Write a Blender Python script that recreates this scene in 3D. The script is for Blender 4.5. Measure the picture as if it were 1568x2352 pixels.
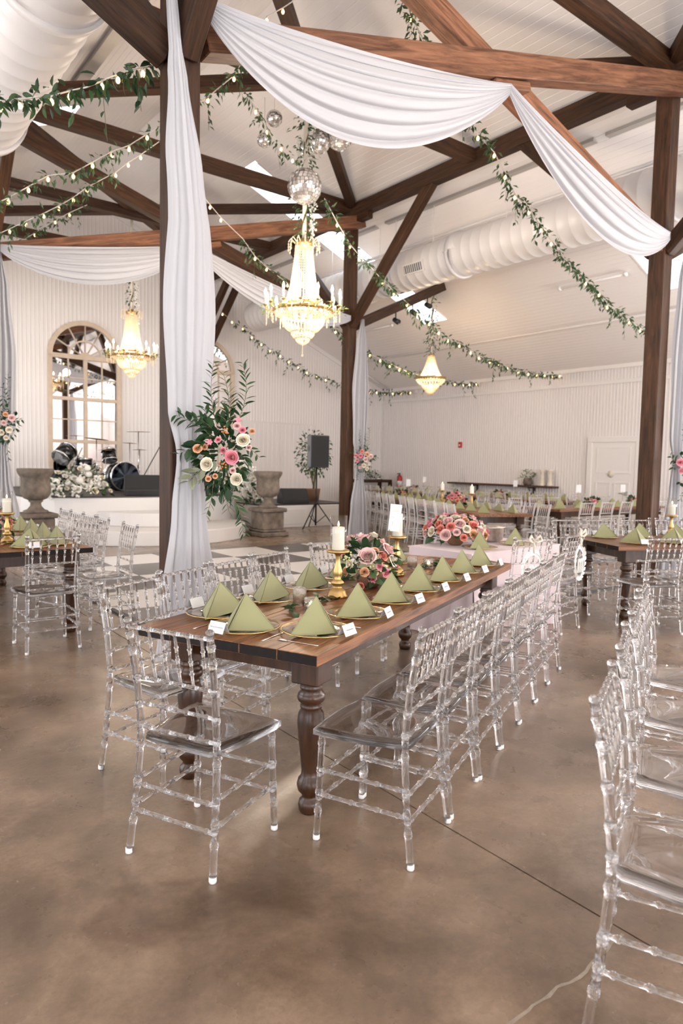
import bpy, bmesh, math, random
from mathutils import Vector, Matrix
random.seed(11)
for o in list(bpy.data.objects): bpy.data.objects.remove(o)
sc = bpy.context.scene
col = sc.collection
PI = math.pi
R = math.radians
U = random.uniform

# ------------------------------------------------------------------ camera, world, daylight, exposure
# X runs across the hall (towards the long wall with the shelf), Y along it (towards the stage), camera in the near aisle
cam_d = bpy.data.cameras.new('camera'); cam = bpy.data.objects.new('camera', cam_d); col.objects.link(cam)
yaw, pitch, roll = R(52.2), R(4.01), R(1.16)
fw = Vector((math.cos(yaw)*math.cos(pitch), math.sin(yaw)*math.cos(pitch), -math.sin(pitch)))
rt = Vector((math.sin(yaw), -math.cos(yaw), 0)); up = rt.cross(fw)
r2 = rt*math.cos(roll)+up*math.sin(roll); u2 = up*math.cos(roll)-rt*math.sin(roll)
cam.matrix_world = Matrix(((r2.x,u2.x,-fw.x,0),(r2.y,u2.y,-fw.y,0),(r2.z,u2.z,-fw.z,1.52),(0,0,0,1)))
cam_d.sensor_fit = 'VERTICAL'; cam_d.sensor_height = 36; cam_d.sensor_width = 24; cam_d.lens = 1578/2352*36
cam_d.clip_start = .05; cam_d.clip_end = 200
cam_d.dof.use_dof = True; cam_d.dof.focus_distance = 3.3; cam_d.dof.aperture_fstop = 3.2
sc.camera = cam

w = bpy.data.worlds.new('sky'); sc.world = w; w.use_nodes = True
w.node_tree.nodes['Background'].inputs[0].default_value = (.90,.95,1,1)
w.node_tree.nodes['Background'].inputs[1].default_value = 2.6

def area_lamp(name, loc, rot, sx, sy, power, color=(1,.965,.93)):
    d = bpy.data.lights.new(name,'AREA'); d.shape='RECTANGLE'; d.size=sx; d.size_y=sy; d.energy=power; d.color=color
    o = bpy.data.objects.new(name,d); col.objects.link(o); o.location=loc; o.rotation_euler=rot
# daylight entering by the open barn doors in the walls behind the camera and by the door bays of the near aisle, tilted up to lift the ceiling
area_lamp('daylight_near_doors',(5.6,-9.3,2.0),(R(146),0,0),13,4.0,1150,(1,.985,.975))
for i,y in enumerate((-5.5,1.0,7.6,14.0)):
    area_lamp('daylight_side_doors',(-4.4,y,1.8),(R(146),0,R(-90)),4.6,3.2,(90,60,95,180)[i],(1,.98,.965))
area_lamp('far_side_fill',(15.6,-1.0,1.9),(R(140),0,R(90)),9,3.4,1350,(1,.98,.965))  # added fill lamp, no door in this wall; lifts end wall and far roof

vs = sc.view_settings
vs.view_transform='Standard'; vs.look='None'; vs.exposure=0.40; vs.gamma=1; vs.use_curve_mapping=False
cy = sc.cycles
cy.max_bounces=12; cy.diffuse_bounces=3; cy.glossy_bounces=4; cy.transmission_bounces=12; cy.transparent_max_bounces=48
cy.sample_clamp_indirect=4; cy.sample_clamp_direct=0; cy.use_adaptive_sampling=True; cy.adaptive_threshold=.07; cy.use_light_tree=False
cy.use_denoising=True; cy.caustics_reflective=False; cy.caustics_refractive=True; cy.blur_glossy=.5

# ------------------------------------------------------------------ materials
def nmat(name):
    m = bpy.data.materials.new(name); m.use_nodes=True
    nt=m.node_tree; return m, nt, nt.nodes['Principled BSDF'], nt.nodes['Material Output']
def P(name, color, rough=.5, metal=0, spec=.5, noise=0, nscale=8, bump=0, bscale=40, sheen=0):
    m,nt,b,out = nmat(name)
    b.inputs['Base Color'].default_value=(*color,1); b.inputs['Roughness'].default_value=rough
    b.inputs['Metallic'].default_value=metal; b.inputs['Specular IOR Level'].default_value=spec
    if sheen: b.inputs['Sheen Weight'].default_value=sheen
    N=nt.nodes; L=nt.links
    if noise or bump:
        tc=N.new('ShaderNodeTexCoord')
    if noise:
        t=N.new('ShaderNodeTexNoise'); t.inputs['Scale'].default_value=nscale; t.inputs['Detail'].default_value=4
        L.new(tc.outputs['Object'],t.inputs['Vector'])
        r=N.new('ShaderNodeMapRange'); r.inputs[1].default_value=.3; r.inputs[2].default_value=.7; r.inputs[3].default_value=1-noise; r.inputs[4].default_value=1+noise
        L.new(t.outputs['Fac'],r.inputs[0])
        mx=N.new('ShaderNodeVectorMath'); mx.operation='SCALE'; mx.inputs[0].default_value=color
        L.new(r.outputs[0],mx.inputs['Scale']); L.new(mx.outputs[0],b.inputs['Base Color'])
    if bump:
        t=N.new('ShaderNodeTexNoise'); t.inputs['Scale'].default_value=bscale; t.inputs['Detail'].default_value=3
        L.new(tc.outputs['Object'],t.inputs['Vector'])
        bn=N.new('ShaderNodeBump'); bn.inputs['Strength'].default_value=bump; bn.inputs['Distance'].default_value=.01
        L.new(t.outputs['Fac'],bn.inputs['Height']); L.new(bn.outputs[0],b.inputs['Normal'])
    return m
def wood(name, c1, c2, rough=.6, scale=(1.2,14,14), coat=0, vary=.25):
    m,nt,b,out=nmat(name); N=nt.nodes; L=nt.links
    tc=N.new('ShaderNodeTexCoord'); mp=N.new('ShaderNodeMapping'); mp.inputs['Scale'].default_value=scale
    oi=N.new('ShaderNodeObjectInfo'); va=N.new('ShaderNodeVectorMath'); va.operation='ADD'
    L.new(tc.outputs['Object'],va.inputs[0]); L.new(oi.outputs['Random'],va.inputs[1]); L.new(va.outputs[0],mp.inputs['Vector'])
    t=N.new('ShaderNodeTexNoise'); t.inputs['Scale'].default_value=2.2; t.inputs['Detail'].default_value=7; t.inputs['Roughness'].default_value=.65; t.inputs['Distortion'].default_value=.8
    L.new(mp.outputs[0],t.inputs['Vector'])
    cr=N.new('ShaderNodeValToRGB'); cr.color_ramp.elements[0].position=.32; cr.color_ramp.elements[1].position=.68
    cr.color_ramp.elements[0].color=(*c1,1); cr.color_ramp.elements[1].color=(*c2,1)
    L.new(t.outputs['Fac'],cr.inputs[0])
    hs=N.new('ShaderNodeHueSaturation'); r=N.new('ShaderNodeMapRange'); r.inputs[3].default_value=1-vary; r.inputs[4].default_value=1+vary
    L.new(oi.outputs['Random'],r.inputs[0]); L.new(r.outputs[0],hs.inputs['Value']); L.new(cr.outputs[0],hs.inputs['Color'])
    L.new(hs.outputs[0],b.inputs['Base Color']); b.inputs['Roughness'].default_value=rough; b.inputs['Specular IOR Level'].default_value=.3; b.inputs['Coat Weight'].default_value=coat; b.inputs['Coat Roughness'].default_value=.12
    bn=N.new('ShaderNodeBump'); bn.inputs['Strength'].default_value=.25; bn.inputs['Distance'].default_value=.004
    L.new(t.outputs['Fac'],bn.inputs['Height']); L.new(bn.outputs[0],b.inputs['Normal'])
    return m
def clear(name, tint=(1,1,1), ior=1.45, rough=.0, through=.4):
    # clear plastic or glass: refraction mixed with straight transmission
    m,nt,b,out=nmat(name); N=nt.nodes; L=nt.links
    N.remove(b)
    g=N.new('ShaderNodeBsdfGlass'); g.inputs['IOR'].default_value=ior; g.inputs['Roughness'].default_value=rough; g.inputs['Color'].default_value=(*tint,1)
    t=N.new('ShaderNodeBsdfTransparent'); t.inputs[0].default_value=(*tint,1)
    mx=N.new('ShaderNodeMixShader'); mx.inputs[0].default_value=through
    L.new(g.outputs[0],mx.inputs[1]); L.new(t.outputs[0],mx.inputs[2]); L.new(mx.outputs[0],out.inputs[0]); return m
def thin(name, tint=(1,1,1), ior=1.45, gloss=1.0):
    # thin sheet of glass: transparent with a Fresnel reflection
    m,nt,b,out=nmat(name); N=nt.nodes; L=nt.links; N.remove(b)
    f=N.new('ShaderNodeLayerWeight'); f.inputs[0].default_value=.5
    pw=N.new('ShaderNodeMath'); pw.operation='POWER'; pw.inputs[1].default_value=4; L.new(f.outputs['Facing'],pw.inputs[0])
    mu=N.new('ShaderNodeMath'); mu.operation='MULTIPLY_ADD'; mu.inputs[1].default_value=.75*gloss; mu.inputs[2].default_value=.035*gloss; L.new(pw.outputs[0],mu.inputs[0])
    t=N.new('ShaderNodeBsdfTransparent'); t.inputs[0].default_value=(*tint,1)
    g=N.new('ShaderNodeBsdfGlossy'); g.inputs['Roughness'].default_value=.03
    mx=N.new('ShaderNodeMixShader'); L.new(mu.outputs[0],mx.inputs[0]); L.new(t.outputs[0],mx.inputs[1]); L.new(g.outputs[0],mx.inputs[2]); L.new(mx.outputs[0],out.inputs[0]); return m
def emit(name, color, s, sample=False):
    m,nt,b,out=nmat(name); b.inputs['Base Color'].default_value=(*color,1)
    b.inputs['Emission Color'].default_value=(*color,1); b.inputs['Emission Strength'].default_value=s
    if not sample: m.cycles.emission_sampling='NONE'
    return m
def sheer(name, color, trans=.35):
    m,nt,b,out=nmat(name); N=nt.nodes; L=nt.links
    b.inputs['Base Color'].default_value=(*color,1); b.inputs['Roughness'].default_value=.8; b.inputs['Sheen Weight'].default_value=.2
    t=N.new('ShaderNodeBsdfTranslucent'); t.inputs[0].default_value=(*color,1)
    mx=N.new('ShaderNodeMixShader'); mx.inputs[0].default_value=trans
    L.new(b.outputs[0],mx.inputs[1]); L.new(t.outputs[0],mx.inputs[2]); L.new(mx.outputs[0],out.inputs[0])
    tc=N.new('ShaderNodeTexCoord'); nz=N.new('ShaderNodeTexNoise'); nz.inputs['Scale'].default_value=220; bn=N.new('ShaderNodeBump'); bn.inputs['Strength'].default_value=.08; bn.inputs['Distance'].default_value=.002
    L.new(tc.outputs['Object'],nz.inputs['Vector']); L.new(nz.outputs[0],bn.inputs['Height']); L.new(bn.outputs[0],b.inputs['Normal'])
    return m
def leafmat(name, c1, c2):
    m,nt,b,out=nmat(name); N=nt.nodes; L=nt.links
    tc=N.new('ShaderNodeTexCoord'); nz=N.new('ShaderNodeTexNoise'); nz.inputs['Scale'].default_value=9
    oi=N.new('ShaderNodeObjectInfo'); ad=N.new('ShaderNodeMath'); ad.operation='ADD'
    ge=N.new('ShaderNodeNewGeometry'); L.new(ge.outputs['Random Per Island'],ad.inputs[0]); L.new(oi.outputs['Random'],ad.inputs[1])
    fr=N.new('ShaderNodeMath'); fr.operation='FRACT'; L.new(ad.outputs[0],fr.inputs[0])
    cr=N.new('ShaderNodeValToRGB'); cr.color_ramp.elements[0].color=(*c1,1); cr.color_ramp.elements[1].color=(*c2,1)
    L.new(fr.outputs[0],cr.inputs[0]); L.new(cr.outputs[0],b.inputs['Base Color']); b.inputs['Roughness'].default_value=.42
    t=N.new('ShaderNodeBsdfTranslucent'); L.new(cr.outputs[0],t.inputs[0]); mx=N.new('ShaderNodeMixShader'); mx.inputs[0].default_value=.2
    L.new(b.outputs[0],mx.inputs[1]); L.new(t.outputs[0],mx.inputs[2]); L.new(mx.outputs[0],out.inputs[0])
    return m

M={}
M['wall']=P('painted_metal_wall',(.88,.825,.80),.45,bump=.03,bscale=30)
M['ceil']=P('painted_ceiling',(.89,.83,.80),.5)
M['trimw']=P('painted_trim',(.87,.825,.80),.45)
M['duct']=P('painted_duct',(.86,.81,.79),.38,bump=.02,bscale=14)
M['steel']=P('galvanised_steel',(.5,.47,.44),.4,.6)
M['beam_lit']=wood('lit_reddish_timber',(.085,.036,.018),(.36,.16,.085),.6,(.8,11,11),0,.15)  # lighter copy of the timber: light on the crossed beams put into the colour
M['beam']=wood('stained_timber',(.015,.0066,.003),(.085,.036,.0155),.62,(.8,11,11),0,.3)
M['table']=wood('table_wood',(.045,.016,.0065),(.36,.15,.062),.36,(.9,13,13),.06,.15)
M['leg']=wood('dark_turned_wood',(.016,.006,.003),(.075,.028,.011),.3,(8,8,1),.3,.1)
M['endgrain']=P('dark_end_wood',(.008,.005,.004),.6,spec=.25,noise=.4,nscale=30)
M['acrylic']=clear('clear_acrylic',(.985,.985,.99),1.48,.0,.12)
m,nt,b,out=nmat('clear_acrylic_far'); N=nt.nodes; L=nt.links
b.inputs['Base Color'].default_value=(.86,.84,.84,1); b.inputs['Roughness'].default_value=.12
t=N.new('ShaderNodeBsdfTransparent'); t.inputs[0].default_value=(.99,.98,.98,1); mx=N.new('ShaderNodeMixShader'); mx.inputs[0].default_value=.60
L.new(b.outputs[0],mx.inputs[1]); L.new(t.outputs[0],mx.inputs[2]); L.new(mx.outputs[0],out.inputs[0]); M['acrylicfar']=m
M['cap']=P('white_rubber',(.8,.78,.76),.6)
M['napkin']=P('green_linen',(.305,.30,.152),.85,bump=.12,bscale=500,sheen=.2)
M['card']=P('white_card',(.78,.775,.77),.7)
M['ink']=P('grey_ink',(.18,.18,.2),.8)
M['gold']=P('brushed_gold',(.50,.33,.13),.36,.9,noise=.12,nscale=20)
M['goldrim']=P('gold_rim',(.75,.53,.22),.25,1)
M['plate']=thin('plate_glass',(.965,.965,.94),1.5,1.2)
M['glass']=thin('hurricane_glass',(.985,.985,.985),1.45,1.1)
M['crystal']=clear('cut_crystal',(1,1,1),1.5,.0,.3)
M['wax']=P('ivory_wax',(.86,.80,.68),.5)
M['flame']=emit('candle_flame',(1,.72,.35),14)
M['silver']=P('silver',(.75,.73,.70),.18,1)
M['bucket']=P('hammered_silver',(.62,.57,.52),.3,.9,noise=.2,nscale=30,bump=.5,bscale=60)
M['drape']=sheer('white_voile',(.66,.655,.685),.3)
M['pinkcloth']=sheer('blush_cloth',(.84,.70,.71),.1)
M['ribbon']=P('cream_ribbon',(.78,.70,.58),.7)
M['signw']=P('white_painted_wood',(.86,.84,.80),.5)
M['leafd']=leafmat('dark_leaf',(.012,.040,.016),(.045,.105,.035))
M['leafm']=leafmat('garland_leaf',(.02,.055,.02),(.085,.16,.055))
M['leafs']=leafmat('pale_leaf',(.22,.24,.15),(.36,.37,.27))
M['leafl']=leafmat('light_leaf',(.09,.16,.05),(.22,.29,.10))
M['stem']=P('stem',(.12,.10,.04),.6)
M['rose_pink']=P('pink_rose',(.85,.30,.36),.6,noise=.15,nscale=30)
M['rose_blush']=P('blush_rose',(.86,.56,.53),.6,noise=.1,nscale=30)
M['rose_cream']=P('cream_rose',(.86,.76,.60),.6,noise=.08,nscale=30)
M['rose_peach']=P('peach_rose',(.80,.43,.24),.6,noise=.12,nscale=30)
M['rose_coral']=P('coral_rose',(.82,.27,.20),.6,noise=.12,nscale=30)
M['white_fl']=P('white_flower',(.86,.83,.76),.65,noise=.06,nscale=30)
M['berry_o']=P('orange_berry',(.62,.22,.05),.4)
M['berry_y']=P('yellow_berry',(.62,.56,.28),.5)
M['bulb']=emit('warm_bulb',(1,.58,.24),4.5)
M['socket']=P('white_cord',(.72,.66,.60),.6)
M['bead']=None
m,nt,b,out=nmat('crystal_bead'); N=nt.nodes; L=nt.links
b.inputs['Base Color'].default_value=(.92,.84,.72,1); b.inputs['Roughness'].default_value=.12
t=N.new('ShaderNodeBsdfTranslucent'); t.inputs[0].default_value=(1,.88,.70,1); mx=N.new('ShaderNodeMixShader'); mx.inputs[0].default_value=.6
L.new(b.outputs[0],mx.inputs[1]); L.new(t.outputs[0],mx.inputs[2]); L.new(mx.outputs[0],out.inputs[0]); M['bead']=m
M['mirror']=P('mirror_glass',(.93,.93,.95),.02,1)
M['mirrorframe']=P('cream_mirror_frame',(.70,.56,.43),.55,noise=.08,nscale=6)
M['black']=P('black_plastic',(.012,.012,.013),.45)
M['grille']=P('black_grille',(.02,.02,.021),.7,bump=.3,bscale=300)
M['drum']=P('black_lacquer',(.01,.01,.012),.15)
M['drumhead']=P('blue_grey_drumhead',(.17,.21,.29),.4)
M['chrome']=P('chrome',(.7,.7,.7),.12,1)
M['bronze']=P('bronze_cymbal',(.30,.17,.07),.3,1)
M['stone']=P('weathered_stone',(.17,.135,.105),.85,noise=.45,nscale=7,bump=.6,bscale=26)
M['stage']=P('white_stage',(.80,.765,.74),.28)
M['deck']=P('dark_stage_deck',(.035,.028,.026),.5)
M['tilew']=P('white_dance_tile',(.80,.77,.75),.18)
M['tileb']=P('dark_dance_tile',(.075,.065,.062),.2,noise=.12,nscale=4)
M['red']=P('red_paint',(.55,.03,.03),.35)
M['label']=P('white_label',(.8,.8,.78),.5)
M['rust']=P('dark_shelf_wood',(.07,.03,.02),.5,noise=.2,nscale=12)
M['foam']=P('terracotta',(.28,.14,.08),.8)
m,nt,b,out=nmat('skylight_panel'); N=nt.nodes; L=nt.links; N.remove(b)
t=N.new('ShaderNodeBsdfTransparent'); t.inputs[0].default_value=(.95,.97,.97,1); tl=N.new('ShaderNodeBsdfTranslucent'); tl.inputs[0].default_value=(.9,.95,.95,1); mx=N.new('ShaderNodeMixShader'); mx.inputs[0].default_value=.25
L.new(t.outputs[0],mx.inputs[1]); L.new(tl.outputs[0],mx.inputs[2]); L.new(mx.outputs[0],out.inputs[0]); M['sky']=m
# disco balls: mirror tiles with uneven tone
m,nt,b,out=nmat('mirror_tiles'); N=nt.nodes; L=nt.links
tc=N.new('ShaderNodeTexCoord'); v=N.new('ShaderNodeTexVoronoi'); v.inputs['Scale'].default_value=9; L.new(tc.outputs['Object'],v.inputs['Vector'])
cr=N.new('ShaderNodeValToRGB'); cr.color_ramp.elements[0].color=(.6,.56,.53,1); cr.color_ramp.elements[1].color=(1,.98,.96,1); cr.color_ramp.elements[0].position=.2; cr.color_ramp.elements[1].position=.7
L.new(v.outputs['Color'],cr.inputs[0]); L.new(cr.outputs[0],b.inputs['Base Color']); b.inputs['Metallic'].default_value=.75; b.inputs['Roughness'].default_value=.08; M['disco']=m
# concrete floor
m,nt,b,out=nmat('stained_concrete'); N=nt.nodes; L=nt.links
tc=N.new('ShaderNodeTexCoord')
def nz(scale,detail=5,rough=.6,dist=0):
    t=N.new('ShaderNodeTexNoise'); t.inputs['Scale'].default_value=scale; t.inputs['Detail'].default_value=detail; t.inputs['Roughness'].default_value=rough; t.inputs['Distortion'].default_value=dist
    L.new(tc.outputs['Object'],t.inputs['Vector']); return t
def ramp(src,p0,c0,p1,c1):
    r=N.new('ShaderNodeValToRGB'); r.color_ramp.elements[0].position=p0; r.color_ramp.elements[1].position=p1; r.color_ramp.elements[0].color=(*c0,1); r.color_ramp.elements[1].color=(*c1,1); L.new(src,r.inputs[0]); return r
def mix(mode,fac,a,bb):
    x=N.new('ShaderNodeMix'); x.data_type='RGBA'; x.blend_type=mode
    if isinstance(fac,float): x.inputs[0].default_value=fac
    else: L.new(fac,x.inputs[0])
    L.new(a,x.inputs[6]); L.new(bb,x.inputs[7]); return x.outputs[2]
big=ramp(nz(.85,6,.62,.4).outputs[0],.33,(.145,.099,.066),.66,(.40,.288,.20))
mid=ramp(nz(3.2,6,.7,.3).outputs[0],.36,(.55,.53,.51),.6,(1.08,1.06,1.04))
fine=ramp(nz(42,6,.75).outputs[0],.3,(.78,.77,.76),.7,(1.12,1.12,1.12))
stain=ramp(nz(1.5,4,.55,.9).outputs[0],.60,(1,1,1),.68,(.62,.57,.54))
speck=ramp(nz(16,3,.5).outputs[0],.70,(1,1,1),.76,(1.35,1.3,1.2))
stain2=ramp(nz(.55,5,.6,.6).outputs[0],.50,(1,1,1),.66,(.66,.63,.61))
c=mix('MULTIPLY',.55,big.outputs[0],mid.outputs[0]); c=mix('MULTIPLY',.8,c,fine.outputs[0]); c=mix('MULTIPLY',.8,c,stain.outputs[0]); c=mix('MULTIPLY',.6,c,speck.outputs[0]); c=mix('MULTIPLY',.9,c,stain2.outputs[0])
L.new(c,b.inputs['Base Color'])
rr=ramp(nz(2.4,5).outputs[0],.3,(.20,)*3,.7,(.38,)*3); L.new(rr.outputs[0],b.inputs['Roughness']); b.inputs['Coat Weight'].default_value=.3; b.inputs['Coat Roughness'].default_value=.25
bn=N.new('ShaderNodeBump'); bn.inputs['Strength'].default_value=.12; bn.inputs['Distance'].default_value=.003; L.new(nz(28,6).outputs[0],bn.inputs['Height']); L.new(bn.outputs[0],b.inputs['Normal'])
M['floor']=m
M['joint']=P('joint_filler',(.10,.075,.058),.9)
M['crack']=P('crack_filler',(.30,.245,.19),.8,noise=.2,nscale=30)

# ------------------------------------------------------------------ mesh helpers
class MB:
    def __init__(s): s.v=[]; s.f=[]; s.sm=[]
    def add(s,vs,fs,smooth=False,M=None):
        n=len(s.v)
        s.v.extend([tuple(M@Vector(p)) for p in vs] if M is not None else [tuple(p) for p in vs])
        s.f.extend([tuple(i+n for i in f) for f in fs]); s.sm.extend([smooth]*len(fs)); return s
    def box(s,x0,x1,y0,y1,z0,z1,M=None):
        return s.add([(x0,y0,z0),(x1,y0,z0),(x1,y1,z0),(x0,y1,z0),(x0,y0,z1),(x1,y0,z1),(x1,y1,z1),(x0,y1,z1)],
          [(0,3,2,1),(4,5,6,7),(0,1,5,4),(1,2,6,5),(2,3,7,6),(3,0,4,7)],False,M)
    def prism(s,poly,z0,z1,M=None,smooth=False):
        n=len(poly)
        return s.add([(x,y,z0) for x,y in poly]+[(x,y,z1) for x,y in poly],[tuple(range(n))[::-1],tuple(range(n,2*n))]+[(i,(i+1)%n,n+(i+1)%n,n+i) for i in range(n)],smooth,M)
    def lathe(s,prof,seg=16,M=None,smooth=True,caps=None):
        vs=[];fs=[];k=len(prof)
        for r,z in prof:
            for i in range(seg):
                a=2*PI*i/seg; vs.append((r*math.cos(a),r*math.sin(a),z))
        for j in range(k-1):
            for i in range(seg):
                i2=(i+1)%seg; fs.append((j*seg+i,j*seg+i2,(j+1)*seg+i2,(j+1)*seg+i))
        if caps is None: caps=abs(prof[0][0]-prof[-1][0])>.03 or abs(prof[0][1]-prof[-1][1])>.07 or max(r for r,z in prof)<.1
        if caps and prof[0]!=prof[-1]:
            if prof[0][0]>1e-3: fs.append(tuple(range(seg))[::-1])
            if prof[-1][0]>1e-3: fs.append(tuple(range((k-1)*seg,k*seg)))
        return s.add(vs,fs,smooth,M)
    def path(s,pts,rad,seg=8,M=None,caps=True,smooth=True):
        pts=[Vector(p) for p in pts]; n=len(pts)
        if not isinstance(rad,(list,tuple)): rad=[rad]*n
        t0=(pts[1]-pts[0]).normalized(); a=Vector((0,0,1)) if abs(t0.z)<.9 else Vector((0,1,0))
        u=t0.cross(a).normalized(); vs=[];fs=[]
        for i,p in enumerate(pts):
            t=(pts[min(i+1,n-1)]-pts[max(i-1,0)]).normalized()
            u=(u-t*u.dot(t)).normalized(); w_=t.cross(u)
            for j in range(seg):
                an=2*PI*j/seg; vs.append(p+(u*math.cos(an)+w_*math.sin(an))*rad[i])
        for i in range(n-1):
            for j in range(seg):
                j2=(j+1)%seg; fs.append((i*seg+j,i*seg+j2,(i+1)*seg+j2,(i+1)*seg+j))
        if caps: fs.append(tuple(range(seg))[::-1]); fs.append(tuple(range((n-1)*seg,n*seg)))
        return s.add(vs,fs,smooth,M)
    def grid(s,fn,nu,nv,M=None,smooth=True):
        vs=[fn(i/nu,j/nv) for i in range(nu+1) for j in range(nv+1)]
        fs=[(i*(nv+1)+j,(i+1)*(nv+1)+j,(i+1)*(nv+1)+j+1,i*(nv+1)+j+1) for i in range(nu) for j in range(nv)]
        return s.add(vs,fs,smooth,M)
    def ball(s,c,r,seg=8,rings=5,sc_=(1,1,1)):
        prof=[(r*math.sin(PI*i/rings)*1.0 if 0<i<rings else 0.0001,-r*math.cos(PI*i/rings)) for i in range(rings+1)]
        return s.lathe(prof,seg,Matrix.Translation(c)@Matrix.Diagonal((*sc_,1)))
    def mesh(s,name,mat,bevel=0,bseg=1):
        me=bpy.data.meshes.new(name); me.from_pydata(s.v,[],s.f)
        me.polygons.foreach_set('use_smooth',s.sm)
        if bevel:
            bm=bmesh.new(); bm.from_mesh(me)
            es=[e for e in bm.edges if len(e.link_faces)==2 and e.calc_face_angle(0)>.5]
            bmesh.ops.bevel(bm,geom=es,offset=bevel,segments=bseg,affect='EDGES',profile=.6); bm.to_mesh(me); bm.free()
        me.materials.append(M[mat] if isinstance(mat,str) else mat); me.update(); return me
    def build(s,name,mat,parent=None,bevel=0,bseg=1,Mx=None):
        return put(name,s.mesh(name,mat,bevel,bseg),parent,Mx)
def put(name,me,parent=None,Mx=None):
    o=bpy.data.objects.new(name,me); col.objects.link(o)
    if parent is not None: o.parent=parent
    if Mx is not None: o.matrix_basis=Mx
    return o
def tag(o,label,cat,group=None,kind=None):
    o['label']=label; o['category']=cat
    if group: o['group']=group
    if kind: o['kind']=kind
    return o
def thing(name,label,cat,loc=(0,0,0),rz=0,group=None,kind=None):
    o=bpy.data.objects.new(name,None); col.objects.link(o); o.empty_display_size=.1
    o.location=loc; o.rotation_euler=(0,0,rz); return tag(o,label,cat,group,kind)
def struct(o,label=None,cat=None):
    o['kind']='structure'
    if label: o['label']=label
    if cat: o['category']=cat
    return o
def copy_tree(o,parent=None):
    c_=o.copy(); col.objects.link(c_); c_.parent=parent
    for ch in list(o.children): copy_tree(ch,c_)
    return c_
def frame(p0,p1,roll_up=Vector((0,0,1))):
    p0=Vector(p0);p1=Vector(p1); x=(p1-p0).normalized(); y=roll_up.cross(x)
    if y.length<1e-4: y=Vector((0,1,0)).cross(x)
    y.normalize(); z=x.cross(y); c_=(p0+p1)/2
    return Matrix(((x.x,y.x,z.x,c_.x),(x.y,y.y,z.y,c_.y),(x.z,y.z,z.z,c_.z),(0,0,0,1))),(p1-p0).length
ORD=['first','second','third','fourth','fifth','sixth','seventh','eighth','ninth','tenth','eleventh','twelfth','thirteenth','fourteenth']
T=Matrix.Translation
def RZ(a): return Matrix.Rotation(a,4,'Z')

# ------------------------------------------------------------------ room shell
XL,XR,Y0,YE = -4.72,16.0,-9.5,18.4          # walls
EZ,SL,XC = 4.1,.41,5.64                     # eave height, roof slope, ridge
def roofz(x): return EZ+SL*(XR-max(x,2*XC-x))
P1=(2.207,4.86);P3=(9.07,4.86);P0=(2.207,11.55);P2=(9.07,11.55);P0N=(2.207,17.8);P2N=(9.07,17.8)

fl=MB().box(XL-.2,XR+.2,Y0-.2,YE+.2,-.2,-.012).build('floor','joint'); struct(fl,'brown stained polished concrete floor of the hall','floor')
for a,b_ in ((XL,2.086),(2.094,9.07),(9.078,XR)):
    MB().box(a,b_,Y0,YE,-.1,0).build('slab','floor',fl)
pts=[];x=.55;yy=1.02
while x<2.08:
    pts.append((x,yy)); x+=U(.02,.05); yy+=U(-.012,.012); yy+=(1.115-yy)*.12
vs_=[];fs_=[]
for i,(a,b_) in enumerate(pts):
    wd=.0035+.003*random.random()+(.003 if a<1.2 else 0); vs_+=[(a,b_-wd,.0006),(a,b_+wd,.0006)]
    if i: fs_.append((2*i-2,2*i,2*i+1,2*i-1))
MB().add(vs_,fs_).build('crack','crack',fl)

def corrugated(name,p0,p1,ztop,label,zbot=0,step=.088,depth=.03,flip=1,open_=[]):
    # upright ribs pressed in the sheet; ztop is a function of the way along
    p0=Vector((*p0,0));p1=Vector((*p1,0)); L_=(p1-p0).length; d=(p1-p0)/L_; n=Vector((-d.y,d.x,0))*flip
    vs=[];fs=[];s=0;k=0
    prof=((0,0),(.62,0),(.72,1),(.90,1))
    while s<L_:
        for a,h_ in prof:
            t=min(s+a*step,L_); q=p0+d*t+n*(h_*depth); z=ztop(q); vs+=[(q.x,q.y,zbot),(q.x,q.y,z)]
        s+=step
    for i in range(len(vs)//2-1): fs.append((2*i,2*i+2,2*i+3,2*i+1))
    o=MB().add(vs,fs).build(name,'wall'); return struct(o,label,'wall')
corrugated('wall_right',(XR,-4+Y0+4),(XR,YE),lambda q:EZ+.02,'long white corrugated metal side wall with the shelf')
corrugated('wall_end',(XR,YE),(XL,YE),lambda q:roofz(q.x)+.02,'white corrugated gable wall behind the stage',step=.10,depth=.009)
o=MB().box(XL-.12,XL,Y0,YE,3.7,EZ).build('wall_left','wall'); struct(o)
for a,b_ in ((Y0,-7.9),(-3.1,-1.4),(3.4,5.2),(10.0,11.6),(16.4,YE)):
    MB().box(XL-.12,XL,a,b_,0,3.7).build('panel','wall',o)
o=MB().box(XL,-1.0,Y0-.12,Y0,0,4.1).box(12.2,XR,Y0-.12,Y0,0,4.1).build('wall_near','wall'); struct(o)
MB().prism([(XL,0),(XR,0),(XC,4.3)],0,.12,T((0,Y0,4.1))@Matrix.Rotation(PI/2,4,'X')).build('gable','wall',o)

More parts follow.
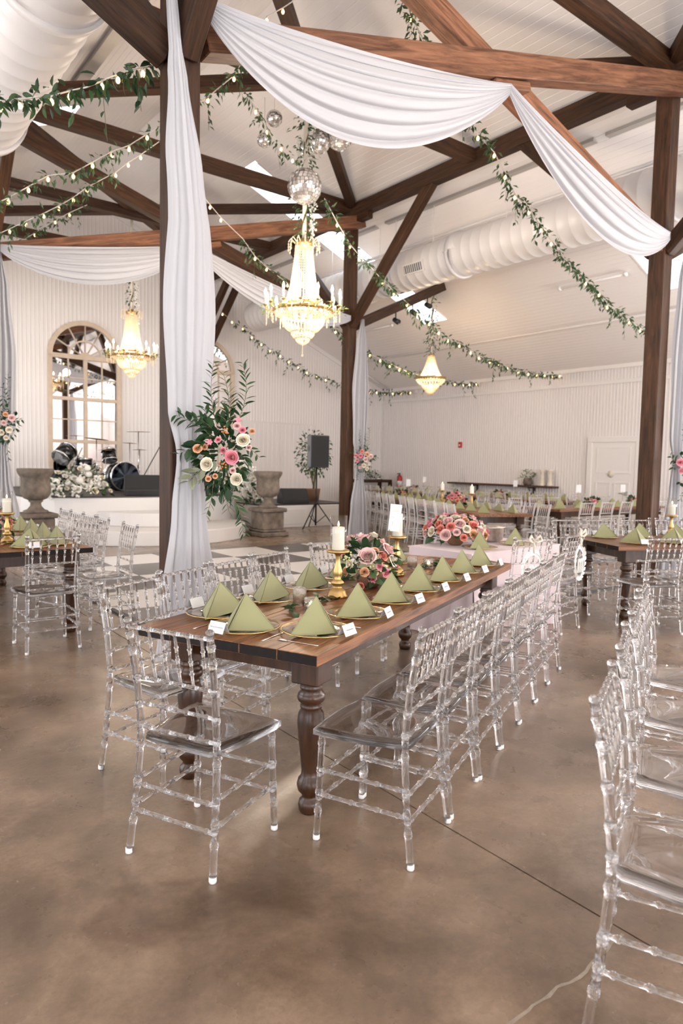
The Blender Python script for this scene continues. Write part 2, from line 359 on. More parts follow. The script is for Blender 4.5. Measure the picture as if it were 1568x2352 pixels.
# ceiling: boards with grooves running along Y, rooflight openings left out
SKY=[(12.6,13.45,7.42,13.1,1),(12.6,13.45,7.42,13.1,-1),(6.3,7.22,11.35,13.6,1)]   # y range, x range, slope
def ceil_side(name,side,label):
    mb=MB(); step=.115; n=int((XR-XC)/step)+1
    segs=[];ys=Y0-.2
    for a,b_,xa,xb,sd in sorted(q for q in SKY if q[4]==side): segs.append((ys,a,None)); segs.append((a,b_,(xa,xb))); ys=b_
    segs.append((ys,YE+.2,None))
    for y0,y1,hole in segs:
        vs=[];fs=[]
        for i in range(n):
            d0=i*step; d1=d0+step
            xm=XC+(d0+d1)/2
            if hole and hole[0]<xm<hole[1]: continue
            k=len(vs)
            for dd,g in ((d0,.005),(d0+.008,0),(d1-.008,0),(d1,.005)):
                xx=XC+dd; z=EZ+SL*(XR-xx)+g; X_=xx if side>0 else 2*XC-xx
                vs+=[(X_,y0,z),(X_,y1,z)]
            for j in range(3): fs.append((k+2*j,k+2*j+1,k+2*j+3,k+2*j+2))
        mb.add(vs,fs)
    o=mb.build(name,'ceil'); return struct(o,label,'ceiling')
ceil_side('ceiling',1,'white boarded roof slope over the nave and far aisle')
ceil_side('ceiling',-1,'white boarded roof slope over the near aisle')
k=1
for a,b_,xa,xb,side in SKY:
    X_=lambda x_: x_ if side>0 else 2*XC-x_
    mb=MB(); z0=EZ+SL*(XR-xa);z1=EZ+SL*(XR-xb)
    mb.add([(X_(xa),a,z0+.05),(X_(xb),a,z1+.05),(X_(xb),b_,z1+.05),(X_(xa),b_,z0+.05)],[(0,1,2,3)])
    o=mb.build('window_%d'%k,'sky'); struct(o,('bright rooflight strip left of the far post','bright rooflight glimpsed at the left behind the duct','bright rooflight beside the right-hand post')[k-1],'skylight')
    fr=MB()
    for y_ in (a,b_): fr.add([(X_(xa),y_-.02,z0-.01),(X_(xb),y_-.02,z1-.01),(X_(xb),y_+.02,z1-.01),(X_(xa),y_+.02,z0-.01),(X_(xa),y_-.02,z0+.06),(X_(xb),y_-.02,z1+.06),(X_(xb),y_+.02,z1+.06),(X_(xa),y_+.02,z0+.06)],[(0,3,2,1),(0,1,5,4),(2,3,7,6)])
    fr.build('frame','trimw',o); k+=1
# trims and wall fittings
t_=MB().box(XR-.05,XR-.0,Y0,YE,3.66,3.74).build('trim_1','trimw'); struct(t_,'thin white rail along the long side wall','trim')
t_=MB().box(XR-.07,XR,Y0,YE,4.03,4.13).build('trim_2','trimw'); struct(t_,'white eave trim of the long side wall','trim')
mb=MB()
for xa,xb in ((XC,XR),(XL,XC)):
    za,zb=roofz(xa),roofz(xb); mb.add([(xa,YE-.06,za-.12),(xb,YE-.06,zb-.12),(xb,YE-.06,zb),(xa,YE-.06,za),(xa,YE,za-.12),(xb,YE,zb-.12)],[(0,1,2,3),(0,4,5,1)])
struct(mb.build('trim_3','trimw'),'white verge trim under the gable roof','trim')
t_=MB().box(XR-.06,XR,YE-.08,YE,0,4.1).build('trim_4','trimw'); struct(t_,'white corner trim where the two corrugated walls meet','trim')

# ------------------------------------------------------------------ timber frame
BEAM='beam'
def beam(name,p0,p1,wd,ht,label,parent=None,mat='beam'):
    Mx,L_=frame(p0,p1)
    mb=MB().box(-L_/2,L_/2,-wd/2,wd/2,-ht/2,ht/2)
    o=mb.build(name,mat,parent,bevel=.008,Mx=Mx)
    if parent is None: struct(o,label,'beam')
    return o
def post(p,label):
    Mx,L_=frame((p[0],p[1],0),(p[0],p[1],6.76))
    o=MB().box(-L_/2,L_/2,-.11,.11,-.11,.11).build('timber_post',BEAM,None,bevel=.01,Mx=Mx); struct(o,label,'post')
    return o
PN={'near left':P1,'near right':P3,'far left':P0,'far right':P2,'stage left':P0N,'stage right':P2N}
post(P1,'tall timber post with white drape behind the central table')
post(P3,'tall timber post at the right beside the white panelled door')
post(P0,'tall timber post at the left edge of the picture')
post(P2,'tall timber post right of the loudspeaker on its stand')
ZT=6.72
beam('plate_beam',(9.07,Y0,ZT),(9.07,18.3,ZT),.2,.26,'long dark beam on the posts of the far row')
beam('plate_beam',(2.207,Y0,ZT),(2.207,18.3,ZT),.2,.26,'long dark beam on the posts of the near row')
for nm,y in (('nearest truss',4.86),('truss before the stage',11.55),('truss at the stage wall',17.8)):
    beam('tie_beam',(2.2,y,6.80),(9.07,y,6.80),.2,.22,'level tie beam of the '+nm)
    if y<17:
        beam('scissor_beam',(2.34,y-.06,4.58),(9.2,y-.21,6.52),.18,.24,'rising crossed beam in front of the '+nm,None,'beam_lit')
        beam('scissor_beam',(2.3,y,6.50),(9.0,y,4.50),.18,.22,'falling crossed beam of the '+nm,None,'beam_lit' if y<6 else 'beam')  # nearer beam takes the lighter copy, where more light falls
    for x,nx,w_ in ((9.07,1,'far'),(2.207,-1,'near')):
        if y>17:
            for q in (-.17,.17): beam('knee_brace',(x+q,18.33,4.75),(x+q,16.25,6.62),.12,.2,'%s of a pair of braces from the stage wall to the %s long beam'%('left' if q<0 else 'right',w_))
            continue
        beam('aisle_strut',(x+nx*.1,y,4.42),(x+nx*2.75,y,5.70),.16,.2,'strut from the %s post of the %s up to the aisle roof'%(w_,nm))
        for s_ in (-1,1):
            beam('knee_brace',(x,y+s_*.08,4.42),(x,y+s_*2.35,6.66),.15,.2,'knee brace on the %s post of the %s, %s side'%(w_,nm,'stage' if s_>0 else 'entrance'))
        beam('bolster_beam',(x-.02,y-.62,6.53),(x-.02,y+.55,6.53),.16,.13,'short bolster under the long beam on the %s post of the %s'%(w_,nm))
for nm,ya,yb in (('entrance bay',-1.83,4.86),('dance floor bay',4.86,11.55),('stage bay',11.55,17.8)):
    ym=(ya+yb)/2
    beam('diagonal_brace',(2.3,ya+.1,6.84),(8.98,yb-.1,6.84),.17,.17,'flat diagonal timber from near left to far right over the '+nm)
    beam('diagonal_brace',(2.3,yb-.1,6.83),(8.98,ya+.1,6.83),.17,.17,'flat diagonal timber from far left to near right over the '+nm)
    beam('middle_tie',(2.25,ym,6.74),(9.03,ym,6.74),.2,.2,'middle tie beam crossing over the '+nm)
# wooden blocks under the crossings of the scissor beams
for y in (4.86,11.55):
    beam('crossing_block',(5.42,y-.15,5.27),(5.95,y-.15,5.41),.12,.09,'small timber block under the crossing of the %s'%('nearest truss' if y<6 else 'truss before the stage'),None,'beam_lit')

# ------------------------------------------------------------------ ducts, pipes, lamps on the roof
def ring_prof(y0,y1,r,step,bump):
    out=[];y=y0
    while y<y1-.02:
        out+=[(y,r),(y+.012,r+bump),(y+.024,r)]; y+=step
    out.append((y1,r)); return out
def duct(name,label,x,z,r,secs,flanges,vents):
    t=thing(name,label,'duct',(x,0,z))
    for y0,y1 in secs:
        pr=ring_prof(y0,y1,r,.23,.007)
        mb=MB(); mb.path([(0,q[0],0) for q in pr],[q[1] for q in pr],40); mb.build('section','duct',t)
    for yf in flanges:
        mb=MB(); mb.path([(0,yf-.05,0),(0,yf-.05,0.0001),(0,yf+.05,0)],[r+.035,r+.035,r+.035],40); mb.build('flange','duct',t)
    for yv in vents:
        Mv=T((0,yv,0))@Matrix.Rotation(R(162),4,'Y')
        v=MB().box(r-.02,r+.05,-.29,.29,-.10,.10).build('vent','trimw',t,Mx=Mv)
        mb=MB().box(r+.051,r+.053,-.25,.25,-.075,.075); mb.build('opening','black',v)
        for i in range(9):
            yy=-.22+i*.055; MB().box(r+.05,r+.068,yy-.012,yy+.006,-.075,.075).build('slat','trimw',v)
    return t
dr=duct('air_duct','big white round air duct along the far aisle roof',10.1,5.6,.41,[(-2,9.4),(9.4,12.2),(12.2,17.1)],[9.4,12.25,5.2],[10.3,4.0])
dl=duct('air_duct','big white round air duct at the top left corner',1.52,5.16,.43,[(-2,8.3)],[5.6,3.0,8.27],[])
MB().path([(-.1,-2,.46),(-.1,17,.46)],.03,8).build('pipe','trimw',dr)
for y in (3,5.2,6.9,8.1,9.9,11.0,11.5,13.2,15.5):
    MB().path([(-.28,y,.25),(-.28,y,1.04)],.008,6).build('hanger_rod','trimw',dr)
mb=MB()
for y0,y1 in ((-2,6.2),(6.4,11.3),(11.6,12.4),(13.6,17.5)): mb.box(-.34,-.22,y0,y1,1.00,1.05)
mb.build('support_channel','steel',dr)
tag(MB().box(3.44,3.6,2.0,11.9,7.36,7.44).build('roof_channel','steel'),'grey steel channel under the near roof slope beside the duct','channel')
def roofp(x,y,dz=-.03): return (x,y,roofz(x)+dz)
for i,(x,ya,yb,r) in enumerate(((14.15,-2,18.2,.035),)):
    tag(MB().path([roofp(x,ya,-.05),roofp(x,yb,-.05)],r,8).build('roof_pipe','trimw'),'thin white pipe running along the far roof slope','pipe')
tag(MB().path([roofp(14.15,17.9,-.05),roofp(15.9,18.0,-.05)],.03,8).build('roof_pipe','trimw'),'short white pipe running down the roof to the far corner','pipe')
for nm,ya,yb in (('right of the hanging garland',7.55,9.05),('near the far post',14.4,15.7)):
    t=thing('tube_light','slim white tube light on the far roof slope '+nm,'ceiling light',(12.8,ya,roofz(12.8)-.06),0,'tube lights on the roof slope')
    MB().path([(0,0,0),(0,yb-ya,0)],.022,8).build('tube','trimw',t)
    for q in (0,yb-ya): MB().path([(0,q-.03,0),(0,q+.03,0)],.045,10).build('end_cap','trimw',t)
for i,(x,z) in enumerate(((10.25,4.72),(10.75,4.98),(11.2,5.2))):
    t=thing('spotlight','%s small black stage spotlight under the aisle strut, counted from the post'%ORD[i],'spotlight',(x,11.42,z),0,'black spotlights on the aisle strut')
    MB().path([(0,0,.12),(0,0,0)],.015,6).build('bracket','black',t)
    MB().path([(0,.05,-.02),(0,-.1,-.10)],[.05,.06],10).build('can','black',t)

# ------------------------------------------------------------------ dance floor and stage
df=thing('dance_floor','black and white checkered dance floor laid before the stage','dance floor',(2.40,4.75,0))
tw=MB().box(.004,.956,.004,.956,.0,.022).mesh('tile','tilew',bevel=.003); tb=MB().box(.004,.956,.004,.956,.0,.022).mesh('tile','tileb',bevel=.003)
MB().box(0,.96*6,0,.96*6,0,.012).build('tray','black',df)
for i in range(6):
    for j in range(6): put('tile',tw if (i+j)%2==0 else tb,df,T((i*.96,j*.96,.0)))
mb=MB()
for a in ((-.05,0,-.05,5.81),(5.76,5.81,-.05,5.81),(0,5.76,-.05,0),(0,5.76,5.76,5.81)): mb.box(a[0],a[1],a[2],a[3],0,.02)
mb.build('edge_strip','black',df)

st=thing('stage','low white curved stage with steps and dark deck','stage',(5.35,13.3,0))
def stage_outline(x0,x1,y0,y1,bul,n=28):
    pts=[(x1,y1),(x0,y1)]
    for i in range(n+1):
        t=i/n; x=x0+(x1-x0)*t; e=1-abs(2*t-1)**6
        pts.append((x,y0+.55*(1-e)-bul*math.sin(PI*t)))
    return pts
ol=stage_outline(-2.2,2.4,0.15,5.0,.25)
MB().prism(ol,0,.77).build('platform','stage',st,bevel=.012)
MB().prism([(x*.985,y+.05) for x,y in ol],.771,.80).build('deck','deck',st)
def half_disc(cx,cy,r,ry,n=30): return [(cx+r,cy+.9),(cx-r,cy+.9)]+[(cx-r*math.cos(PI*i/n),cy-ry*math.sin(PI*i/n)) for i in range(n+1)]
MB().prism(half_disc(.05,-.02,1.95,1.85),0,.26).build('step','stage',st,bevel=.02,bseg=2)
MB().prism(half_disc(.12,-.02,1.1,1.0),.26,.52).build('step','stage',st,bevel=.02,bseg=2)
wp=thing('side_platform','low white side platform behind the loudspeaker stand','platform',(9.4,13.45,0))
MB().box(-1.25,1.3,0,2.2,0,.52).build('box','stage',wp,bevel=.01)
MB().box(-1.25,1.3,0.02,2.2,.521,.55).build('deck','deck',wp)
for a in (-1.15,.1): MB().box(a,a+1.1,-.012,0,.08,.44).build('panel','stage',wp,bevel=.01)

# arched mirrors on the end wall
def arch_mirror(cx,label):
    t=thing('arched_mirror',label,'mirror',(cx,YE-.03,0))
    W_=.84; zs=4.12; zb=.95
    arc=[(W_*math.cos(PI*i/32),zs+W_*math.sin(PI*i/32)) for i in range(33)]
    poly=[(-W_,zb),(W_,zb)]+arc
    V=Matrix(((1,0,0,0),(0,0,1,0),(0,1,0,0),(0,0,0,1)))
    mb=MB(); mb.add([(x,-.012,z) for x,z in poly],[tuple(range(len(poly)))[::-1]]); mb.build('glass','mirror',t)
    # outer frame
    def band(r0,r1,y0,y1,mb,cz=zs,n=32):
        vs=[];fs=[]
        for i in range(n+1):
            a=PI*i/n
            for r,y in ((r0,y0),(r1,y0),(r1,y1),(r0,y1)): vs.append((r*math.cos(a),y,cz+r*math.sin(a)))
        for i in range(n):
            for j in range(4): fs.append((4*i+j,4*i+(j+1)%4,4*i+4+(j+1)%4,4*i+4+j))
        mb.add(vs,fs)
    mb=MB(); band(W_-.02,W_+.09,-.06,.02,mb); mb.build('arch_frame','mirrorframe',t)
    for s_ in (-1,1): MB().box(min(s_*(W_-.02),s_*(W_+.09)),max(s_*(W_-.02),s_*(W_+.09)),-.06,.02,zb-.05,zs).build('side_frame','mirrorframe',t,bevel=.008)
    for z,h in ((zs,.06),(3.05,.045),(1.96,.045),(zb,.05)): MB().box(-W_,W_,-.055,0,z-h,z+h).build('cross_rail','mirrorframe',t,bevel=.006)
    for z in (3.58,2.52,1.45): MB().box(-W_,W_,-.04,0,z-.014,z+.014).build('glazing_bar','mirrorframe',t)
    MB().box(-.045,.045,-.05,0,zb,zs).build('centre_bar','mirrorframe',t)
    for x in (-.43,.43): MB().box(x-.014,x+.014,-.04,0,zb,zs).build('glazing_bar','mirrorframe',t)
    for i in range(1,6):
        a=PI*i/6; MB().path([(.12*math.cos(a),-.03,zs+.12*math.sin(a)),(W_*math.cos(a),-.03,zs+W_*math.sin(a))],.016,6).build('fan_bar','mirrorframe',t)
    mb=MB(); band(.40,.44,-.04,-.01,mb); mb.build('fan_arc','mirrorframe',t)
    mb=MB(); band(.0,.14,-.05,-.0,mb); mb.build('fan_hub','mirrorframe',t)
arch_mirror(5.74,'tall arched cream window-style mirror behind the drum kit')
arch_mirror(9.15,'tall arched cream window-style mirror half hidden behind the near drape')

# sliding door outline on the end wall, panelled door on the side wall
d=MB().box(10.42,13.0,YE-.03,YE-.02,.0,2.74).build('door_1','wall'); struct(d,'wide flush white door in the gable wall behind the loudspeaker','door')
for a in ((10.40,10.44,0,2.739),(12.98,13.02,0,2.739),(10.40,13.02,2.74,2.78),(11.70,11.73,0,2.74)): MB().box(a[0],a[1],YE-.05,YE-.03,a[2],a[3]).build('door_edge','trimw',d)
for i in range(16):
    x=10.5+i*.16; MB().box(x,x+.05,YE-.042,YE-.03,.05,2.72).build('rib','wall',d)
d=MB().box(XR-.07,XR-.03,8.90,10.08,0,2.2).build('door_2','trimw'); struct(d,'white panelled door in the side wall left of the right post','door')
for y0,y1,z0,z1 in ((9.03,9.95,1.42,2.08),(9.03,9.44,.15,1.2),(9.54,9.95,.15,1.2)):
    mb=MB(); mb.box(XR-.082,XR-.0701,y0,y0+.03,z0+.03,z1-.03).box(XR-.082,XR-.0701,y1-.03,y1,z0+.03,z1-.03).box(XR-.082,XR-.07,y0,y1,z0,z0+.03).box(XR-.082,XR-.07,y0,y1,z1-.03,z1); mb.build('panel','trimw',d)
for q in ((10.08,10.22,0,2.2),(8.76,8.90,0,2.2),(8.76,10.22,2.2,2.34)): MB().box(XR-.09,XR,*q).build('door_frame','trimw',d,bevel=.006)
MB().lathe([(.0001,0),(.09,0),(.09,.012),(.0001,.014)],20,T((XR-.071,9.53,1.40))@Matrix.Rotation(-PI/2,4,'Y')).build('plaque','ribbon',d)
MB().box(XR-.10,XR-.07,9.06,9.14,.88,.98).path([(XR-.12,9.1,.93),(XR-.12,9.27,.93)],.012,6).build('door_handle','steel',d)

# ------------------------------------------------------------------ shelf wall and its things
sh=thing('wall_shelf','dark wooden shelf on black brackets on the corrugated side wall','shelf',(XR-.16,0,.98))
MB().box(-.16,.13,11.05,14.9,-.0,.05).build('board','rust',sh,bevel=.006)
for y in (11.85,13.9):
    b_=MB().box(.10,.13,y-.03,y+.03,-.4,0).box(-.14,.13,y-.03,y+.03,-.03,0).build('bracket','black',sh)
    MB().path([(-.12,y,-.03),(.11,y,-.34)],.018,6).build('strut','black',b_)
for i,(y,h,r) in enumerate(((11.47,.44,.085),(11.22,.44,.08))):
    t=thing('shelf_pillar','%s carved bleached wood candle pillar on the wall shelf'%('left' if i==0 else 'right'),'candle holder',(XR-.2,y,1.031),0,'carved pillars on the shelf')
    MB().lathe([(r,0),(r,.04),(r*.6,.07),(r*.75,.13),(r*.55,.2),(r*.78,.27),(r*.55,.34),(r*.95,.39),(r,.44)],14).build('body','ribbon',t)
t=thing('shelf_vase','clear glass vase with pale green flowers on the wall shelf','vase',(XR-.2,11.95,1.031))
MB().lathe([(.10,0),(.14,.06),(.12,.16),(.10,.2)],16).build('bowl','stone',t)
SHELFPLANT=t
t=thing('glass_bottle','tall clear glass decanter on the left of the wall shelf','decanter',(XR-.2,14.4,1.031))
MB().lathe([(.09,0),(.10,.08),(.04,.2),(.03,.36),(.045,.42)],14).build('body','glass',t)
t=thing('fire_alarm','small red fire alarm box on the corrugated side wall','fire alarm',(XR-.05,14.64,2.18))
MB().box(-.04,.03,-.06,.06,-.09,.09).build('body','red',t,bevel=.008); MB().box(-.043,-.04,-.03,.03,-.03,.01).build('front_label','label',t)
t=thing('fire_extinguisher','red fire extinguisher on the wall beside the far console','extinguisher',(XR-.10,17.3,.72))
MB().lathe([(.075,0),(.085,.02),(.085,.36),(.06,.42),(.025,.45)],16).build('cylinder','red',t)
MB().lathe([(.0865,.1),(.0865,.26)],16).build('front_label','label',t)
MB().path([(0,0,.44),(0,0,.52),(-.1,.02,.50)],.018,6).build('valve','black',t)
MB().path([(0,.04,.48),(.0,.12,.4),(0,.12,.1)],.012,6).build('hose','black',t)
t=thing('console_table','dark grey console table under flowers in the far corner','table',(15.3,17.75,0))
MB().box(-1.15,.35,-.35,.3,.92,1.02).build('top','leg',t,bevel=.01)
for x in (-1.1,.3):
    for y in (-.3,.25): MB().box(x-.05,x+.05,y-.05,y+.05,0,.92).build('leg','leg',t)
CONSOLE=t

# ------------------------------------------------------------------ chairs
def rod(mb,p0,p1,r,rings,seg=8,taper=1.0,ringw=.006,ringh=.0035,both=False):
    p0=Vector(p0);p1=Vector(p1);L_=(p1-p0).length; st_=[(0,r)]
    for c_ in rings:
        a=c_*L_; rr=r*(1+(taper-1)*c_)
        st_+=[(a-ringw,rr),(a-ringw*.5,rr+ringh),(a+ringw*.5,rr+ringh),(a+ringw,rr)]
    st_.append((L_,r*taper))
    mb.path([p0+(p1-p0)*(s_/L_) for s_,_ in st_],[q for _,q in st_],seg)
def curve_rod(mb,pts,r,rings,seg=10,n=26,tip=None):
    # smooth polyline with bamboo rings at given heights
    pts=[Vector(p) for p in pts]; out=[];rad=[]
    def at(z):
        for a,b_ in zip(pts,pts[1:]):
            if a.z<=z<=b_.z: return a.lerp(b_,(z-a.z)/(b_.z-a.z))
        return pts[-1]
    zs=[];
    for z in [pts[0].z]+[pts[0].z+(pts[-1].z-pts[0].z)*i/n for i in range(1,n)]+[pts[-1].z]: zs.append((z,r))
    zs=[(z,q) for z,q in zs if all(abs(z-k_)>.012 for k_ in rings)]
    for k_ in rings: zs+=[(k_-.009,r),(k_-.006,r*1.25),(k_-.002,r*1.12),(k_+.002,r*1.25),(k_+.006,r*1.25),(k_+.009,r)]
    zs.sort(); 
    mb.path([at(z) for z,_ in zs],[q for _,q in zs],seg)
def post_pts(sx): return [(sx*.200,-.222,0),(sx*.190,-.197,.2),(sx*.183,-.180,.40),(sx*.181,-.178,.50),(sx*.184,-.192,.66),(sx*.188,-.215,.80),(sx*.192,-.238,.915)]
def post_at(sx,z):
    p=post_pts(sx)
    for a,b_ in zip(p,p[1:]):
        if a[2]<=z<=b_[2]:
            t=(z-a[2])/(b_[2]-a[2]); return Vector([a[i]+(b_[i]-a[i])*t for i in range(3)])
def front_at(sx,z): return Vector((sx*(.200-.012*z/.43),.192-.012*z/.43,z))
def seat_outline(ins=0):
    pts=[]
    for i in range(9):       # front edge, gently bowed
        t=i/8; x=(.218-ins)*(1-2*t); pts.append((x,.205-ins+.018*math.sin(PI*t)))
    pts+=[(-.222+ins,.16),(-.205+ins,-.02),(-.175+ins,-.155+ins),(-.15+ins,-.185+ins),(.15-ins,-.185+ins),(.175-ins,-.155+ins),(.205-ins,-.02),(.222-ins,.16)]
    return pts
def make_chair(name,label):
    t=thing(name,label,'chair')
    for s_ in (-1,1):
        mb=MB(); curve_rod(mb,post_pts(s_),.0138,[.13,.20,.28,.42,.50,.585,.69,.80,.865],10)
        top=post_at(s_,.914); mb.ball(top+Vector((0,0,.006)),.0165,10,5,(1,1,.75))
        o=mb.build('back_post','acrylic',t)
        mb=MB(); f0=post_pts(s_)[0]; mb.lathe([(.0125,-.0),(.0145,.004),(.0143,.022)],10,T((f0[0],f0[1],0))); mb.build('foot_cap','cap',o)
        mb=MB(); curve_rod(mb,[front_at(s_,0),front_at(s_,.2),front_at(s_,.432)],.0135,[.12,.20,.29,.40],10,10); o=mb.build('leg','acrylic',t)
        mb=MB(); mb.lathe([(.0125,0),(.0145,.004),(.0143,.022)],10,T(front_at(s_,0))); mb.build('foot_cap','cap',o)
    a,b_=seat_outline(),seat_outline(.012)
    n=len(a); vs=[(x,y,.436) for x,y in b_]+[(x,y,.440) for x,y in a]+[(x,y,.462) for x,y in a]+[(x,y,.468) for x,y in b_]+[(x*.8,y*.8,.462) for x,y in b_]
    fs=[tuple(range(n))]
    for k_ in range(4): fs+=[(k_*n+i,(k_+1)*n+i,(k_+1)*n+(i+1)%n,k_*n+(i+1)%n) for i in range(n)]
    fs.append(tuple(range(4*n,5*n))[::-1]); fs=[f[::-1] for f in fs]
    mb=MB().add(vs,fs,True); mb.build('seat','acrylic',t)
    for z,rr,rg in ((.895,.0085,[.16*i+.1 for i in range(6)]),(.695,.0078,[.16*i+.1 for i in range(6)]),(.59,.0078,[.12,.37,.63,.88]),(.495,.0078,[.12,.37,.63,.88])):
        mb=MB(); rod(mb,post_at(-1,z),post_at(1,z),rr,rg,8); mb.build('back_rail','acrylic',t)
    for i in range(6):
        f=(.16*i+.1)
        a_=post_at(-1,.70).lerp(post_at(1,.70),f); b2=post_at(-1,.89).lerp(post_at(1,.89),f)
        mb=MB(); rod(mb,a_,b2,.0062,[.25,.5,.75],7,1,.005,.003); mb.build('spindle','acrylic',t)
    for z0,z1 in ((.29,.27),(.19,.17)):
        for s_ in (-1,1):
            mb=MB(); rod(mb,post_at(s_,z0),front_at(s_,z0),.0085,[.1,.33,.62,.9],8,1,.008,.003); mb.build('stretcher','acrylic',t)
        mb=MB(); rod(mb,post_at(-1,z1),post_at(1,z1),.0085,[.1,.36,.64,.9],8,1,.008,.003); mb.build('stretcher','acrylic',t)
        mb=MB(); rod(mb,front_at(-1,z1),front_at(1,z1),.0085,[.1,.36,.64,.9],8,1,.008,.003); mb.build('stretcher','acrylic',t)
    return t
CH0=make_chair('chiavari_chair','x'); CHU=[False]
def chair(x,y,face,label,group):
    """face: heading of the sitter in degrees"""
    c_=CH0 if not CHU[0] else copy_tree(CH0); CHU[0]=True
    c_.location=(x,y,0); c_.rotation_euler=(0,0,R(face-90)); c_['label']=label; c_['group']=group; return c_
def far_chair_mesh():
    mb=MB()
    for s_ in (-1,1):
        mb.path(post_pts(s_),.015,6); mb.path([front_at(s_,0),front_at(s_,.43)],.014,6)
        for z0 in (.29,.19): mb.path([post_at(s_,z0),front_at(s_,z0)],.009,5)
    for z in (.895,.695,.59,.495,.27,.17): mb.path([post_at(-1,z),post_at(1,z)],.009,5)
    for i in range(6):
        f=.16*i+.1; mb.path([post_at(-1,.70).lerp(post_at(1,.70),f),post_at(-1,.89).lerp(post_at(1,.89),f)],.0075,5)
    mb.prism(seat_outline(),.44,.466)
    return mb.mesh('chiavari_chair','acrylicfar')
FARCH=far_chair_mesh()
def far_chair(x,y,face,label,group):
    o=put('chiavari_chair',FARCH,None,T((x,y,0))@RZ(R(face-90))); return tag(o,label,'chair',group)

# ------------------------------------------------------------------ farm tables
LEGP=[(.040,0),(.046,.01),(.050,.035),(.046,.055),(.034,.065),(.034,.08),(.052,.10),(.058,.125),(.052,.15),(.040,.165),(.038,.19),(.044,.25),(.054,.33),(.060,.40),(.056,.44),(.044,.462),(.048,.468),(.048,.478),(.042,.486),(.058,.50),(.062,.515),(.058,.53),(.044,.545),(.05,.552),(.05,.562),(.044,.572),(.05,.58)]
legme=MB().lathe(LEGP,20).mesh('leg','leg'); blkme=MB().box(-.066,.066,-.066,.066,.58,.712).mesh('leg_block','leg',bevel=.006)
TL,TW=3.10,.95
plankme=[]
def make_table(name,label,detail=True):
    t=thing(name,label,'table')
    nb=5; w_=TW/nb
    for i in range(nb):
        y0=-TW/2+i*w_
        me=MB().box(-TL/2,TL/2,y0+.0008,y0+w_-.0008,.714,.76).mesh('plank','table',bevel=.0025)
        me.materials.append(M['endgrain'])
        for p in me.polygons:
            if abs(p.normal.x)>.9: p.material_index=1
        put('plank',me,t)
    a,b_=TL/2-.20,TW/2-.14
    mb=MB().box(-a,a,-b_-.012,-b_+.012,.61,.713).box(-a,a,b_-.012,b_+.012,.61,.713).box(-a-.012,-a+.012,-b_,b_,.61,.713).box(a-.012,a+.012,-b_,b_,.61,.713)
    mb.build('apron','leg',t)
    for sx in (-1,1):
        for sy in (-1,1):
            l_=put('leg',legme,t,T((sx*a,sy*b_,0))); put('leg_block',blkme,l_)
            # curved corner brackets
            for axis in (0,1):
                n=8; pr=[(0,.713),(.17,.713),(.17,.695)]+[(.17-.11*math.sin(PI/2*i/n),.695-.075*(1-math.cos(PI/2*i/n))) for i in range(1,n+1)]+[(.06,.61),(0,.61)]
                Mx=(Matrix(((1,0,0,0),(0,0,-1,0),(0,1,0,0),(0,0,0,1))) if axis==0 else Matrix(((0,0,1,0),(1,0,0,0),(0,1,0,0),(0,0,0,1))))
                sgn=Matrix.Diagonal((-sx,1,1,1)) if axis==0 else Matrix.Diagonal((1,-sy,1,1))
                MB().prism(pr,-.018,.018,T((sx*a,sy*b_,0))@sgn@Mx).build('corner_bracket','leg',t)
    return t
class Frame2:
    """origin at a table's right-hand near corner; x along its length, y across"""
    def __init__(s,x,y,deg): s.o=Vector((x,y,0)); s.a=deg; c_,s__=math.cos(R(deg)),math.sin(R(deg)); s.e1=Vector((c_,s__,0)); s.e2=Vector((-s__,c_,0))
    def p(s,x,y,z=0): return s.o+s.e1*x+s.e2*y+Vector((0,0,z))
tab0=make_table('farm_table','x')
def table(fr,label,first=False):
    t=tab0 if first else copy_tree(tab0); c_=fr.p(TL/2,TW/2); t.location=c_; t.rotation_euler=(0,0,R(fr.a)); t['label']=label; t['group']='dark farm tables'; return t

